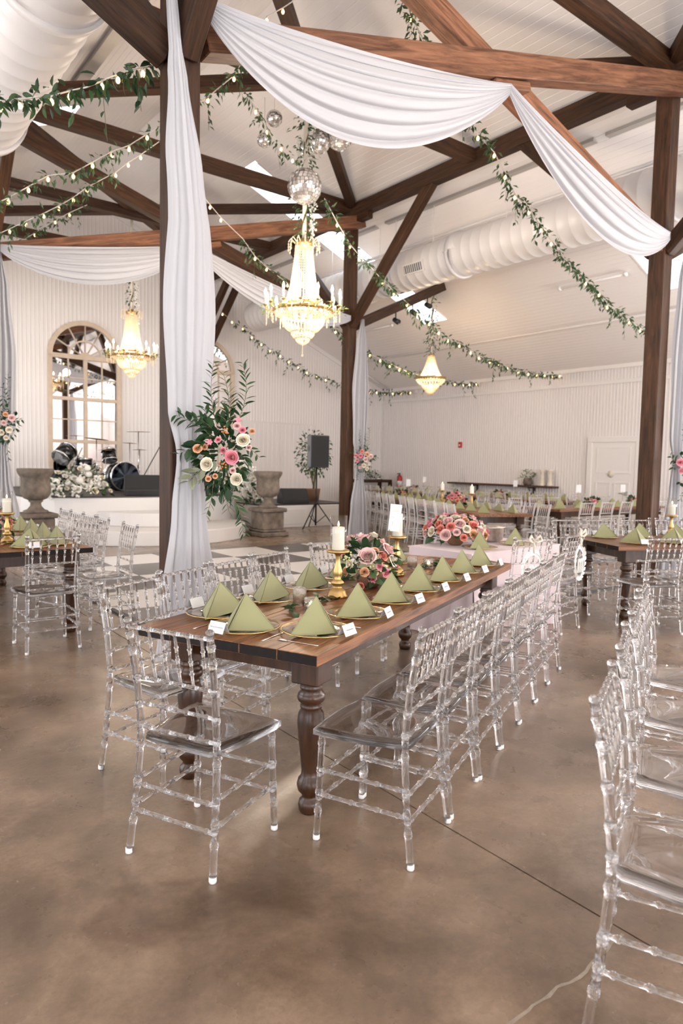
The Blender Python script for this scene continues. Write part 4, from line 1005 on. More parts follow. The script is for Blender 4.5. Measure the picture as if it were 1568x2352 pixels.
garland('leafy bulb garland along the gable wall to the far corner',G8,60,1.6,3,(14,15,16),False,'leafm',1.05,8)
garland('leafy bulb garland passing behind the large chandelier to the side wall',G9,55,1.45,3,(3,9,16),False,'leafm',1.01,9)
for i,(x,y,z) in enumerate(((15.93,11.15,4.0),(15.93,16.62,3.95),(15.93,14.0,4.0))):
    t=thing('wall_box','small white junction box ending a garland on the side wall, %s from right'%ORD[[0,2,1][i]],'junction box',(x,y,z),0,'junction boxes')
    MB().box(-.04,.05,-.06,.06,-.06,.06).build('box','trimw',t,bevel=.006)
    MB().box(-.05,-.04,-.02,.02,-.02,.02).build('socket','trimw',t)

# ------------------------------------------------------------------ chandeliers
def beads(mb,p0,p1,n,r,sag=0,seg=5,inward=0):
    p0=Vector(p0);p1=Vector(p1); L_=2*n; pts=[];rad=[]
    for i in range(L_+1):
        t=i/L_; p=p0.lerp(p1,t); p.z-=sag*4*t*(1-t)
        f=1-inward*4*t*(1-t); p.x*=f; p.y*=f
        pts.append(p); rad.append(r if i%2 else r*.35)
    mb.path(pts,rad,seg)
def make_chandelier(label,p,rodtop,big=True):
    t=thing('chandelier',label,'chandelier',p,0,'crystal chandeliers')
    # z=0 is the candle ring
    MB().path([(0,0,1.0),(0,0,rodtop)],.03,8).build('rod','ribbon',t)
    MB().lathe([(.02,1.02),(.10,.98),(.13,.94),(.11,.90),(.05,.88)],20).build('crown','gold',t)
    mb=MB()
    for k in range(12):
        a=2*PI*k/12; mb.path([(.11*math.cos(a),.11*math.sin(a),.93),(.19*math.cos(a),.19*math.sin(a),1.0),(.22*math.cos(a),.22*math.sin(a),.95)],.008,5); beads(mb,(.22*math.cos(a),.22*math.sin(a),.94),(.22*math.cos(a),.22*math.sin(a),.82),3,.011)
    mb.build('crown_drops','bead',t)['kind']='stuff'
    mb=MB(); n=32
    for k in range(n):
        a=2*PI*k/n; beads(mb,(.115*math.cos(a),.115*math.sin(a),.90),(.25*math.cos(a),.25*math.sin(a),.10),22,.0115,0,5,.12)
    mb.build('bead_cone','bead',t)['kind']='stuff'
    MB().lathe([(.40,-.02),(.43,.0),(.43,.03),(.40,.045),(.38,.03)],36).build('rim','gold',t)
    MB().lathe([(.24,.08),(.26,.10),(.25,.12)],28).build('inner_ring','gold',t)
    mb=MB()
    def strand(pts,n,r,a):
        c_,s_=math.cos(a),math.sin(a); out=[];rad=[]
        for i in range(2*n+1):
            q=i/(2*n)*(len(pts)-1); j=min(int(q),len(pts)-2); f=q-j; rr=pts[j][0]*(1-f)+pts[j+1][0]*f; zz=pts[j][1]*(1-f)+pts[j+1][1]*f
            out.append((rr*c_,rr*s_,zz)); rad.append(r if i%2 else r*.4)
        mb.path(out,rad,5)
    for k in range(44): strand([(.42,-.01),(.39,-.055),(.33,-.075),(.30,-.06)],8,.012,2*PI*k/44)
    for k in range(36): strand([(.31,-.05),(.305,-.12),(.28,-.19),(.22,-.255),(.15,-.29)],14,.0125,2*PI*k/36)
    for k in range(20): strand([(.16,-.27),(.16,-.32),(.13,-.36),(.09,-.375)],7,.0125,2*PI*k/20)
    for k in range(12): strand([(.10,-.36),(.095,-.40),(.06,-.44),(.015,-.46)],6,.0115,2*PI*k/12)
    mb.build('bead_bowl','bead',t)['kind']='stuff'
    for r,z in ((.31,-.06),(.16,-.285),(.10,-.37)): MB().lathe([(r-.006,z),(r+.006,z),(r+.006,z+.014),(r-.006,z+.014),(r-.006,z)],28).build('bowl_ring','gold',t)
    mb=MB(); beads(mb,(0,0,-.46),(0,0,-.60),6,.009); mb.ball((0,0,-.615),.018,8,6); mb.build('drop','bead',t)
    NB=14 if big else 12
    armm=MB().path([(.40,0,.01),(.46,0,-.03),(.52,0,0),(.535,0,.05)],.009,6).lathe([(.008,.05),(.03,.06),(.034,.07),(.012,.075)],10,T((.535,0,0))).mesh('arm','gold')
    cnm=MB().path([(.535,0,.07),(.535,0,.20)],.0125,8).mesh('candle_sleeve','wax')
    blm=MB().lathe([(.009,.20),(.019,.225),(.017,.25),(.008,.275),(.0005,.295)],10,T((.535,0,0))).mesh('candle_bulb','bulb2')
    for k in range(NB):
        a_=put('arm',armm,t,RZ(2*PI*k/NB)); put('candle_sleeve',cnm,a_); put('candle_bulb',blm,a_)
    for k in range(NB//2):
        a=2*PI*(k+.5)/(NB//2); put('inner_bulb',INB,t,T((.33*math.cos(a),.33*math.sin(a),.06)))
    for k in range(6):
        a=2*PI*k/6; put('inner_bulb',INB,t,T((.12*math.cos(a),.12*math.sin(a),-.08)))
    mb=MB()
    for k in range(NB*2):
        a=2*PI*k/(NB*2); r=.45+.07*(k%2); beads(mb,(r*math.cos(a),r*math.sin(a),.02),(r*math.cos(a),r*math.sin(a),-.10-.05*(k%3)),4,.010)
    mb.build('hanging_crystals','bead',t)['kind']='stuff'
    mb=MB()
    for k in range(150):
        a=U(0,2*PI); r=U(.38,.58); p_=Vector((r*math.cos(a),r*math.sin(a),U(-.03,.08))); L_=U(.05,.09); mb.add(*leaf_small(L_,L_*.36),False,orient(p_,rdir()+Vector((math.cos(a),math.sin(a),0)),U(-1,1)))
    mb.build('foliage','leafl',t)['kind']='stuff'
    for k in range(5):
        d=bpy.data.lights.new('chandelier_lamp','POINT'); d.energy=36 if k else 110; d.color=(1,.84,.66); d.shadow_soft_size=.1
        o=bpy.data.objects.new('lamp',d); col.objects.link(o); o.parent=t; o.location=(.62*math.cos(k*PI/2+.4),.62*math.sin(k*PI/2+.4),.34) if k else (0,0,.25)
    d=bpy.data.lights.new('bowl_lamp','POINT'); d.energy=28; d.color=(1,.84,.66); d.shadow_soft_size=.06
    o=bpy.data.objects.new('lamp',d); col.objects.link(o); o.parent=t; o.location=(0,0,-.12)
    return t
M['bulb2']=emit('candle_bulb_glow',(1,.74,.42),11)
INB=MB().ball((0,0,0),.028,8,6).mesh('inner_bulb','bulb2')
ch1=make_chandelier('large lit crystal chandelier wrapped in greenery over the dance floor',(5.60,8.2,3.66),3.05)
ch2=copy_tree(ch1)
for o in ch2.children:
    if o.type=='LIGHT': o.data=o.data.copy(); o.data.energy*=.25
ch2.location=(5.64,14.85,3.76); ch2['label']='smaller-looking lit crystal chandelier in front of the arched mirror'
def make_basket(label,p,rodtop):
    t=thing('chandelier',label,'chandelier',p,0,'crystal chandeliers')
    MB().path([(0,0,.55),(0,0,rodtop)],.02,8).build('rod','ribbon',t)
    MB().lathe([(.0001,.60),(.07,.58),(.08,.55),(.05,.53)],16).build('crown','gold',t)
    mb=MB()
    for k in range(30):
        a=2*PI*k/30; c_,s_=math.cos(a),math.sin(a)
        beads(mb,(.07*c_,.07*s_,.55),(.36*c_,.36*s_,.02),16,.013,.16)
        beads(mb,(.36*c_,.36*s_,-.02),(.22*c_,.22*s_,-.16),5,.014,.03); beads(mb,(.23*c_,.23*s_,-.14),(.12*c_,.12*s_,-.28),5,.014,.02); beads(mb,(.13*c_,.13*s_,-.26),(.03*c_,.03*s_,-.39),5,.013,.02)
    mb.build('bead_basket','bead',t)['kind']='stuff'
    MB().lathe([(.35,-.03),(.375,-.01),(.375,.03),(.35,.03)],32).build('rim','gold',t)
    for k in range(8):
        a=2*PI*k/8; put('inner_bulb',INB,t,T((.2*math.cos(a),.2*math.sin(a),.06)))
    put('inner_bulb',INB,t,T((0,0,-.15)))
    d=bpy.data.lights.new('chandelier_lamp','POINT'); d.energy=100; d.color=(1,.72,.42); d.shadow_soft_size=.12
    o=bpy.data.objects.new('lamp',d); col.objects.link(o); o.parent=t; o.location=(0,0,.1)
make_basket('lit basket-shaped crystal chandelier over the far aisle',(12.0,12.05,3.63),2.1)
def vine(label,p,z0,z1,n,white=True,rad=.13,seed=1,parent_rod=True):
    rs=random.getstate(); random.seed(seed)
    t=thing('hanging_vine',label,'greenery',(p[0],p[1],z0),0,'vines wound round the chandelier rods'); mb=MB()
    for k in range(n):
        z=U(0,z1-z0); a=U(0,2*PI); r=rad*U(.3,1.2)*(1.3 if random.random()<.2 else .8); L_=U(.06,.10)
        mb.add(*leaf_small(L_,L_*.42),False,orient((r*math.cos(a),r*math.sin(a),z),Vector((math.cos(a),math.sin(a),-.5))+rdir()*.7,U(-1,1)))
    mb.build('foliage','leafm',t)['kind']='stuff'
    MB().path([(.03*math.cos(i),.03*math.sin(i),(z1-z0)*i/24) for i in range(25)],.012,5).build('stem','stem',t)
    if white:
        for k,(a,zz) in enumerate(((-.5,.55),(-.9,.35),(2.4,.75),(-.3,.15),(.3,.85))):
            mb=MB(); top=(z1-z0)*zz; ln=U(.35,.6); rr=U(.08,.14)
            for i in range(46):
                q=i/46; w_=.055*(1-.6*q); mb.ball((rr*math.cos(a)+U(-w_,w_),rr*math.sin(a)+U(-w_,w_),top-ln*q),U(.012,.02),6,4)
            mb.build('wisteria','white_fl',t)['kind']='stuff'
    random.setstate(rs)
vine('greenery and white wisteria wound round the large chandelier rod',(5.60,8.2),4.62,6.55,330,True,.14,1)
vine('greenery and white wisteria wound round the rod of the chandelier by the mirror',(5.64,14.85),4.7,6.4,170,True,.13,2)
vine('greenery wound round the rod of the basket chandelier',(12.0,12.05),4.2,5.6,170,False,.11,3)

# ------------------------------------------------------------------ mirror balls
def facet_ball(r,seg=26,rings=16):
    mb=MB(); rs=random.Random(3)
    for j in range(rings):
        e0,e1=-PI/2+PI*j/rings,-PI/2+PI*(j+1)/rings; n=max(5,int(seg*math.cos((e0+e1)/2)))
        for i in range(n):
            a0,a1=2*PI*i/n,2*PI*(i+1)/n; g=.02
            q=[(r*math.cos(e)*math.cos(a),r*math.cos(e)*math.sin(a),r*math.sin(e)) for e,a in ((e0+g/2,a0+g),(e0+g/2,a1-g),(e1-g/2,a1-g),(e1-g/2,a0+g))]
            jit=1+rs.uniform(-.012,.012); q=[(x*jit*(1+rs.uniform(-.006,.006)),y*jit*(1+rs.uniform(-.006,.006)),z*jit) for x,y,z in q]; mb.add(q,[(0,1,2,3)])
    return mb
for i,(p,r,lab) in enumerate((((5.45,7.99,5.28),.235,'large mirrored ball on the rod above the big chandelier'),((5.943,8.361,6.145),.165,'mirrored ball under the swag, left of the pair'),((6.178,8.184,6.214),.185,'mirrored ball under the swag, right of the pair'),((5.441,8.778,6.464),.115,'small mirrored ball, upper of two left of the vine'),((5.319,8.845,6.148),.105,'small mirrored ball, lower of two left of the vine'),((5.806,8.456,6.05),.12,'mirrored ball half hidden behind the rod'))):
    t=thing('mirror_ball',lab,'mirror ball',p,U(0,3),'mirrored balls')
    facet_ball(r).build('mirror_tiles','disco',t)
    MB().ball((0,0,0),r*.972,20,12).build('core','steel',t)
    MB().path([(0,0,r*.98),(0,0,6.74-p[2])],.004,5).build('hanging_wire','socket',t)
    MB().lathe([(.02,r*.97),(.02,r*1.05)],8).build('cap','chrome',t)

# ------------------------------------------------------------------ on and around the stage
def urn(p,label):
    t=thing('stone_urn',label,'urn',p,0,'stone urns beside the stage')
    MB().box(-.33,.33,-.33,.33,0,.09).box(-.29,.29,-.29,.29,.09,.14).build('plinth_base','stone',t,bevel=.02)
    MB().box(-.25,.25,-.25,.25,.14,.50).build('plinth','stone',t,bevel=.015)
    MB().box(-.30,.30,-.30,.30,.50,.58).build('plinth_cap','stone',t,bevel=.02)
    MB().lathe([(.20,.58),(.20,.62),(.14,.64),(.09,.70),(.085,.75),(.12,.78),(.11,.80)],24).build('stem','stone',t)
    MB().lathe([(.10,.79),(.19,.83),(.235,.90),(.245,.98),(.235,1.06),(.235,1.18),(.255,1.21),(.285,1.26),(.30,1.31),(.29,1.335),(.25,1.33),(.22,1.2),(.0001,1.15)],28).build('bowl','stone',t)
    for k in range(14):
        a=2*PI*k/14; MB().add(*leaf_vf(.16,.07,-.1,.5),True,RZ(a)@T((.205,0,.85))@Matrix.Rotation(R(-78),4,'Y')).build('carved_leaf','stone',t)
urn((3.05,12.45,0),'weathered stone urn on a plinth at the left of the stage')
urn((7.52,12.2,0),'weathered stone urn on a plinth at the right of the stage')
def white_flowers(p,label,wx,wy,h,n,seed,nl=200):
    rs=random.getstate(); random.seed(seed)
    t=thing('white_flower_bed',label,'flower arrangement',p,0,'white flowers on the stage edge'); mb=MB()
    for k in range(nl):
        a=U(0,2*PI); q=random.random()**.5; x,y=wx*q*math.cos(a),wy*q*math.sin(a); z=h*(1-q*q*.8)*U(.05,1)
        L_=U(.08,.16); mb.add(*leaf_small(L_,L_*.5),False,orient((x,y,z),Vector((math.cos(a),math.sin(a)-.4,U(-.4,.9)))+rdir()*.5,U(-1,1)))
    mb.build('foliage','leafm',t)['kind']='stuff'
    for k in range(n):
        a=k*2.4; q=math.sqrt((k+.5)/n); x,y=wx*q*math.cos(a)*1.02,wy*q*math.sin(a)-.05; z=h*(1-q*q*.8)*U(.55,1.1)+.02
        if k%5==0: MB().ball((x,y,z),U(.055,.075),10,7).build('pompom','white_fl',t)
        elif k%5==3:
            mb=MB()
            for i in range(22): mb.ball((x+U(-.06,.06),y-.06+U(-.05,.05),z-.02-U(0,.22)),U(.016,.028),6,4)
            mb.build('blossom_spray','white_fl',t)['kind']='stuff'
        else: put('rose',ROSEL[('white','white','cream')[k%3]],t,aim((x,y,z),(x*.5,y-.5,.6+U(-.2,.3)),U(.045,.075)))
    random.setstate(rs)
white_flowers((4.05,13.45,.80),'bank of white flowers on the left stage edge before the drums',.62,.42,.62,52,21)
white_flowers((7.28,13.12,.80),'bank of white flowers on the right stage edge beside the urn',.66,.42,.85,60,22)
white_flowers((8.12,13.75,.55),'small clump of white flowers at the left end of the side platform',.24,.2,.40,12,23,70)
# drum kit
dk=thing('drum_kit','black drum kit with cymbals on the stage before the mirror','drum kit',(5.2,15.7,.80))
def drum(c_,r,d,ax,head='label',nm='tom'):
    Mx=T(c_)@Vector(ax).normalized().to_track_quat('Z','Y').to_matrix().to_4x4()
    o=MB().lathe([(r,-d/2),(r,d/2)],28,Mx).build(nm,'drum',dk)
    MB().lathe([(.0001,d/2+.002),(r*.97,d/2+.002)],28,Mx).build('head',head,o)
    MB().lathe([(r-.004,d/2-.03),(r+.012,d/2-.03),(r+.012,d/2+.004),(r-.006,d/2+.004)],28,Mx).build('hoop','chrome',o); MB().lathe([(r-.004,-d/2-.004),(r+.012,-d/2-.004),(r+.012,-d/2+.03),(r-.006,-d/2+.03)],28,Mx).build('hoop','chrome',o)
    MB().lathe([(.0001,-d/2-.002),(r*.97,-d/2-.002)],28,Mx).build('head',head,o)
drum((.50,-.1,.33),.33,.42,(0,-1,0.02),'drumhead','bass_drum'); drum((-.75,.0,.82),.20,.34,(.55,.35,.5),'label'); drum((.25,.05,.80),.155,.26,(0,.45,.9),'label'); drum((-.32,.05,.62),.18,.18,(0,.1,1),'label','snare_drum'); drum((-.85,.2,.25),.2,.4,(0,0,1),'label','floor_tom')
for x,y,z,r,tl in ((-.02,.1,1.17,.26,.1),(1.02,.25,1.38,.28,-.02),(.75,.1,1.1,.17,.05),(.12,-.1,.92,.17,0),(.95,0,.95,.17,0)):
    o=MB().path([(x,y,0),(x,y,z)],.011,6).build('cymbal_stand','chrome',dk)
    MB().lathe([(.0001,.018),(.04,.012),(r,0),(r,-.003),(.04,.008),(.0001,.014)],26,T((x,y,z))@Matrix.Rotation(tl,4,'Y')).build('cymbal','bronze',o)
    for k in range(3):
        a=2*PI*k/3; MB().path([(x,y,.22),(x+.22*math.cos(a),y+.22*math.sin(a),0.01)],.008,5).build('stand_foot','chrome',o)
o=MB().path([(.85,-.15,.1),(1.35,-.25,1.05)],.012,6).build('boom_stand','black',dk); MB().path([(.85,-.15,0),(.85,-.15,.6)],.011,6).build('pole','black',o)
def wedge(p,rz,label,s=1.0):
    t=thing('floor_monitor',label,'monitor speaker',p,rz,'black floor monitors')
    pr=[(-.22,0),(.24,0),(.24,.12),(.02,.42),(-.22,.30)]
    Mx=Matrix(((0,0,1,0),(-1,0,0,0),(0,1,0,0),(0,0,0,1)))
    MB().prism(pr,-.40,.40,Mx).build('cabinet','black',t,bevel=.012)
    MB().add([(-.38,-.236,.135),(.38,-.236,.135),(.38,-.036,.405),(-.38,-.036,.405)],[(0,1,2,3)]).build('grille','grille',t)
    MB().box(-.36,.36,-.245,-.24,.02,.10).build('front_panel','grille',t); t.scale=(s,s,s)
wedge((5.42,13.55,.80),R(-18),'black wedge floor monitor at the stage front beside the white flowers')
wedge((6.38,13.62,.80),R(-35),'black wedge floor monitor at the stage front, partly behind the near drape')
wedge((9.25,13.85,.55),R(-12),'black floor monitor on the side platform behind the loudspeaker stand',.86)
sp=thing('speaker_stand','black tripod speaker stand on the concrete before the side platform','stand',(9.29,12.95,0))
MB().path([(0,0,.08),(0,0,1.50)],.02,10).build('pole','black',sp); MB().lathe([(.035,.55),(.035,.63)],12).build('collar','black',sp)
for k in range(3):
    a=R(75)+2*PI*k/3; l_=MB().path([(.03*math.cos(a),.03*math.sin(a),.60),(.46*math.cos(a),.46*math.sin(a),.015)],.014,6).build('leg','black',sp)
    MB().path([(.02*math.cos(a),.02*math.sin(a),.14),(.24*math.cos(a),.24*math.sin(a),.33)],.01,5).build('brace','black',l_)
lo=thing('loudspeaker','black loudspeaker on the tripod stand before the leafy tree','loudspeaker',(9.29,12.95,1.42),R(-12))
MB().prism([(-.23,-.20),(.23,-.20),(.16,.20),(-.16,.20)],0,.74).build('cabinet','black',lo,bevel=.015)
MB().box(-.205,.205,-.207,-.20,.03,.71).build('grille','grille',lo)
MB().box(-.21,-.19,-.02,.10,.38,.50,RZ(R(0))).build('handle','drum',lo)
tr=thing('potted_tree','bushy green potted tree behind the loudspeaker','tree',(10.2,14.35,.55))
MB().lathe([(.14,0),(.18,.3),(.19,.32),(.15,.3)],16).build('pot','foam',tr)
MB().path([(0,0,.25),(.05,0,.7),(0,.02,1.3)],[.03,.025,.015],6).path([(.03,0,.3),(-.08,.05,.8),(-.1,0,1.3)],.018,6).build('trunk','stem',tr)
mb=MB()
for k in range(520):
    d=rdir(); q=random.random()**.4; p=Vector((d.x*.50*q,d.y*.40*q,1.20+d.z*.62*q)); L_=U(.07,.12); mb.add(*leaf_small(L_,L_*.5),False,orient(p,d+rdir()*.6+Vector((0,0,-.4)),U(-1,1)))
mb.build('crown','leafm',tr)['kind']='stuff'
# flowers on the console and the wall shelf
def small_plant(parent,p,r,n,mat,white=0):
    mb=MB()
    for k in range(n):
        d=rdir(); d.z=abs(d.z); q=r*random.random()**.4; L_=U(.05,.10); mb.add(*leaf_small(L_,L_*.45),False,orient(Vector(p)+d*q,d+rdir()*.5,U(-1,1)))
    mb.build('foliage',mat,parent)['kind']='stuff'
    for k in range(white):
        d=rdir(); d.z=abs(d.z); put('rose',ROSEL['white'],parent,aim(Vector(p)+d*r,d+Vector((-.5,-.5,0)),.05))
small_plant(SHELFPLANT,(0,0,.2),.22,90,'leafl',3)
cf=thing('console_flowers','low white and green flower arrangement on the far console table','flower arrangement',(14.75,17.7,1.02)); small_plant(cf,(0,0,.02),.34,150,'leafd',10); small_plant(cf,(.4,0,.02),.26,90,'leafd',5)

# ------------------------------------------------------------------ the central table
F=Frame2(1.57,2.16,24.5)
table(F,'long dark wood farm table in the centre set for dinner',True)
GC='clear chairs at the central table'; GS='on the central table'
for i in range(7):
    p=F.p(.215+.427*i,-.195); chair(p.x,p.y,F.a+90+U(-2,2),'clear acrylic chair on right of central table, %s from near end'%ORD[i],GC)
for i,x in enumerate((.23,.67,1.11,1.55,2.28,2.72)):
    p=F.p(x,1.0+(.02 if i else 0)); chair(p.x,p.y,F.a-90+U(-3,3),'clear acrylic chair on left of central table, %s from near end'%ORD[i],GC)
p=F.p(-.20,.385); chair(p.x,p.y,F.a+1,'clear acrylic spindle-back chair at the near end of the central table',GC)
for i in range(7):
    setting(F,.325+.42*i,.19,90,'on right of central table, %s from near end'%ORD[i],GS,0,U(-6,6),None,i==0)
for i in range(6):
    setting(F,.38+.44*i,.78,-90,'on left of central table, %s from near end'%ORD[i],GS,0,U(-6,6),None,False)
setting(F,.205,.50,0,'at the near end of the central table',GS,0,-12,'MISS ELLEN CRABTREE',True)
candlestick(F.p(1.10,.50,.7605),'gold candlestick with lit candle under glass, nearest on the central table',1.0,.13)
candlestick(F.p(2.02,.53,.7605),'gold candlestick with tall lit candle behind the nearest rose centrepiece',1.0,.155)
RO=[]
for px,py,y,r,c_ in ((830,1233,.02,.068,'blush'),(842,1268,-.13,.058,'blush'),(881,1270,-.10,.034,'coral'),(896,1256,-.05,.052,'blush'),(861,1258,-.09,.028,'peach'),(836,1306,-.16,.03,'peach'),(873,1293,-.14,.026,'pink'),(889,1309,-.13,.030,'pink'),(898,1319,-.10,.028,'pink'),(856,1323,-.16,.028,'pink'),(787,1263,-.02,.042,'pink'),(790,1312,-.08,.034,'peach'),(907,1281,-.05,.05,'cream'),(828,1340,-.15,.024,'coral'),(880,1240,0,.04,'blush'),(860,1228,.06,.045,'cream'),(800,1240,.08,.05,'blush'),(915,1300,.02,.03,'pink'),(800,1290,-.13,.03,'cream')):
    RO.append(((px-850)/385,y,(1350-py)/385,r,c_))
cp=centrepiece(F.p(1.52,.50,.7605),'low pink and blush rose centrepiece in the middle of the central table',RO,.19,.30,31,130)
for k in range(26):
    x,z=random.choice(((-.13,.20),(-.12,.17),(.09,.13),(.02,.12))); MB().ball((x+U(-.03,.03),-.14+U(-.03,.02),z+U(-.03,.03)),.0065,7,5).build('berry','berry_y',cp)
t=thing('table_number_card','white table card held behind the roses on the central table','card',F.p(1.86,.52,.7605),FACE)
MB().lathe([(.03,0),(.03,.008),(.004,.012),(.003,.33)],12).build('holder','gold',t); MB().box(-.038,.038,-.0015,.0015,.32,.50,Matrix.Rotation(R(5),4,'Y')).build('card','card',t)
mb=MB().box(-.022,.022,-.0022,-.0016,.455,.4575,Matrix.Rotation(R(5),4,'Y')); mb.path([(.03,-.0022,.41),(.012,-.0022,.418),(.02,-.0022,.405),(-.002,-.0022,.41)],.0007,4).path([(.03,-.0022,.37),(.02,-.0022,.385),(.018,-.0022,.36)],.0007,4); mb.build('script','goldrim',t)
votive(F.p(.80,.57,.7605),'taller cut glass tumbler beside the greens on the central table',.095,False)
votive(F.p(.70,.44,.7605),'lit cut glass votive nearest on the central table',.07)
votive(F.p(2.36,.55,.7605),'cut glass tumbler at the middle of the central table, beyond the second candlestick',.09,False)
votive(F.p(2.46,.46,.7605),'lit cut glass votive towards the far end of the central table',.07)
def runner(fr,x0,x1,y,label,n,seed):
    rs=random.getstate(); random.seed(seed)
    t=thing('leaf_runner',label,'greenery',fr.p(x0,y,.762),R(fr.a))
    for k in range(n):
        put('leaf',leaf_mesh(random.choice(('salal','smilax','ruscus')),random.choice(('leafd','leafm'))),t,orient((U(0,x1-x0),U(-.05,.05),U(.004,.03)),(U(-1,1),U(-1,1),U(-.1,.35)),U(-.6,.6),U(.8,1.2)))
    random.setstate(rs)
runner(F,.55,1.0,.50,'loose green leaves round the nearest votives',34,5); runner(F,1.9,2.9,.5,'loose green leaves along the far half of the central table',40,6)

# ------------------------------------------------------------------ pink sweetheart table
S_=Frame2(4.50,3.96,4)
def cloth_table():
    t=thing('sweetheart_table','small table under a blush pink floor-length cloth at the end of the central table','table',S_.p(.7,.36),R(S_.a))
    hx,hy=.70,.36; per=[]
    n=160; P_=4*(hx+hy)
    def peri(s__):
        s__%=P_
        if s__<2*hx: return (-hx+s__,-hy,0,-1)
        s__-=2*hx
        if s__<2*hy: return (hx,-hy+s__,1,0)
        s__-=2*hy
        if s__<2*hx: return (hx-s__,hy,0,1)
        s__-=2*hx; return (-hx,hy-s__,-1,0)
    def fn(u,v):
        x,y,nx,ny=peri(u*P_); z=.765*(1-v); w_=.012+(.05*v+.03*v*math.sin(u*P_*16)+.015*v*math.sin(u*P_*37+1))
        return (x+nx*w_,y+ny*w_,max(z,.003))
    mb=MB().grid(fn,n*2,12); mb.box(-hx-.012,hx+.012,-hy-.012,hy+.012,.755,.766); mb.build('cloth','pinkcloth',t)
    MB().box(-hx,hx,-hy,hy,.72,.754).build('tabletop','leg',t)
    for sx in (-1,1):
        for sy in (-1,1): MB().box(sx*(hx-.06)-.02,sx*(hx-.06)+.02,sy*(hy-.06)-.02,sy*(hy-.06)+.02,0,.72).build('leg','leg',t)
cloth_table()
class Up(Frame2):
    def p(s,x,y,z=0): return Frame2.p(s,x,y,z+.006 if z else z)
S2=Up(4.50,3.96,4)
setting(S2,.38,.20,90,'on the left half of the blush pink table','on the pink table',0,20,None,False,False)
setting(S2,.95,.20,90,'on the right half of the blush pink table','on the pink table',0,8,None,False,False)
centrepiece(S2.p(.42,.52,.7605),'big dome of pink, blush and cream roses on the blush pink table',dome(54,.31,.21,.034,.058,('blush','pink','blush','coral','cream','cream','blush','peach'),8),.34,.25,33,170)
t=thing('ice_bucket','hammered silver tub on the blush pink table','bucket',S2.p(.98,.55,.7605))
MB().lathe([(.12,0),(.15,.03),(.155,.14),(.17,.15),(.165,.155),(.145,.145),(.14,.03),(.0001,.03)],32).build('tub','bucket',t)
for sx in (-1,1): MB().path([(sx*.155,-.04,.12),(sx*.19,-.03,.10),(sx*.19,.03,.10),(sx*.155,.04,.12)],.006,6).build('handle','silver',t)
for i,(x,y,h) in enumerate(((.72,.46,.19),(.80,.52,.22),(.68,.60,.2))):
    t=thing('champagne_glass','clear stemmed glass beside the rose dome, %s from the left'%ORD[i],'glass',S2.p(x,y,.7605),0,'glasses on the pink table')
    MB().lathe([(.032,0),(.03,.003),(.004,.008),(.004,.09),(.02,.12),(.028,h),(.026,h),(.018,.125)],18).build('goblet','glass',t)
GP='clear chairs at the pink table'
c1=chair(4.98,3.86,74,'clear acrylic chair with cream bow at the left of the blush pink table',GP)
c2=chair(5.54,3.90,101,'clear acrylic chair with hanging white wreath sign at the blush pink table',GP)
def wreath(p,rz,label,word,s=1.0):
    t=thing('wreath_sign',label,'sign',p,rz)
    leafm_=MB().add(*leaf_vf(.055,.030,.05,.1),True); 
    base=leafm_.mesh('wreath_leaf','signw')
    n=20
    for k in range(n):
        a=2*PI*k/n; c_=Vector((.105*math.cos(a),0,.145*math.sin(a)))
        for q in (-1,1):
            put('wreath_leaf',base,t,orient(c_,(-math.sin(a)+q*.5*math.cos(a),-.15*q,math.cos(a)+q*.5*math.sin(a)),PI/2,1.0))
    MB().path([(.105*math.cos(2*PI*k/32),0,.145*math.sin(2*PI*k/32)) for k in range(33)],.006,6,None,False).build('ring','signw',t)
    me=text_mesh(word,.15); me.materials.clear(); me.materials.append(M['signw'])
    bm=bmesh.new(); bm.from_mesh(me); r=bmesh.ops.extrude_face_region(bm,geom=bm.faces[:]); bmesh.ops.translate(bm,verts=[v for v in r['geom'] if isinstance(v,bmesh.types.BMVert)],vec=(0,0,.008)); bm.to_mesh(me); bm.free()
    put('lettering',me,t,T((0,.0,-.01))@Matrix.Diagonal((1,1,1.9,1))@Matrix.Rotation(PI/2,4,'X'))
    MB().path([(0,.0,.145),(.0,-.008,.20),(.01,.02,.27)],.010,6).build('ribbon','ribbon',t)
    for q in (-1,1): MB().path([(0,.0,.25),(q*.05,-.02,.30),(q*.07,-.02,.26),(q*.03,-.015,.24),(0,0,.25)],[.006,.014,.014,.01,.005],6).build('bow_loop','ribbon',t)
    t.scale=(s,s,s)
def on_chair(c_,x,z,dy=-.03):
    Mx=T(c_.location)@RZ(c_.rotation_euler[2]); return Mx@Vector((x,-.21+dy-(z-.6)*.12,z))
wreath(on_chair(c2,.04,.655,-.055),c2.rotation_euler[2],'white oval leaf wreath sign hung by a ribbon on the chair back','m')
wreath(on_chair(c1,-.02,.655,-.055),c1.rotation_euler[2],'white leaf wreath sign with a cream bow on the left chair of the pink table','m',.95)

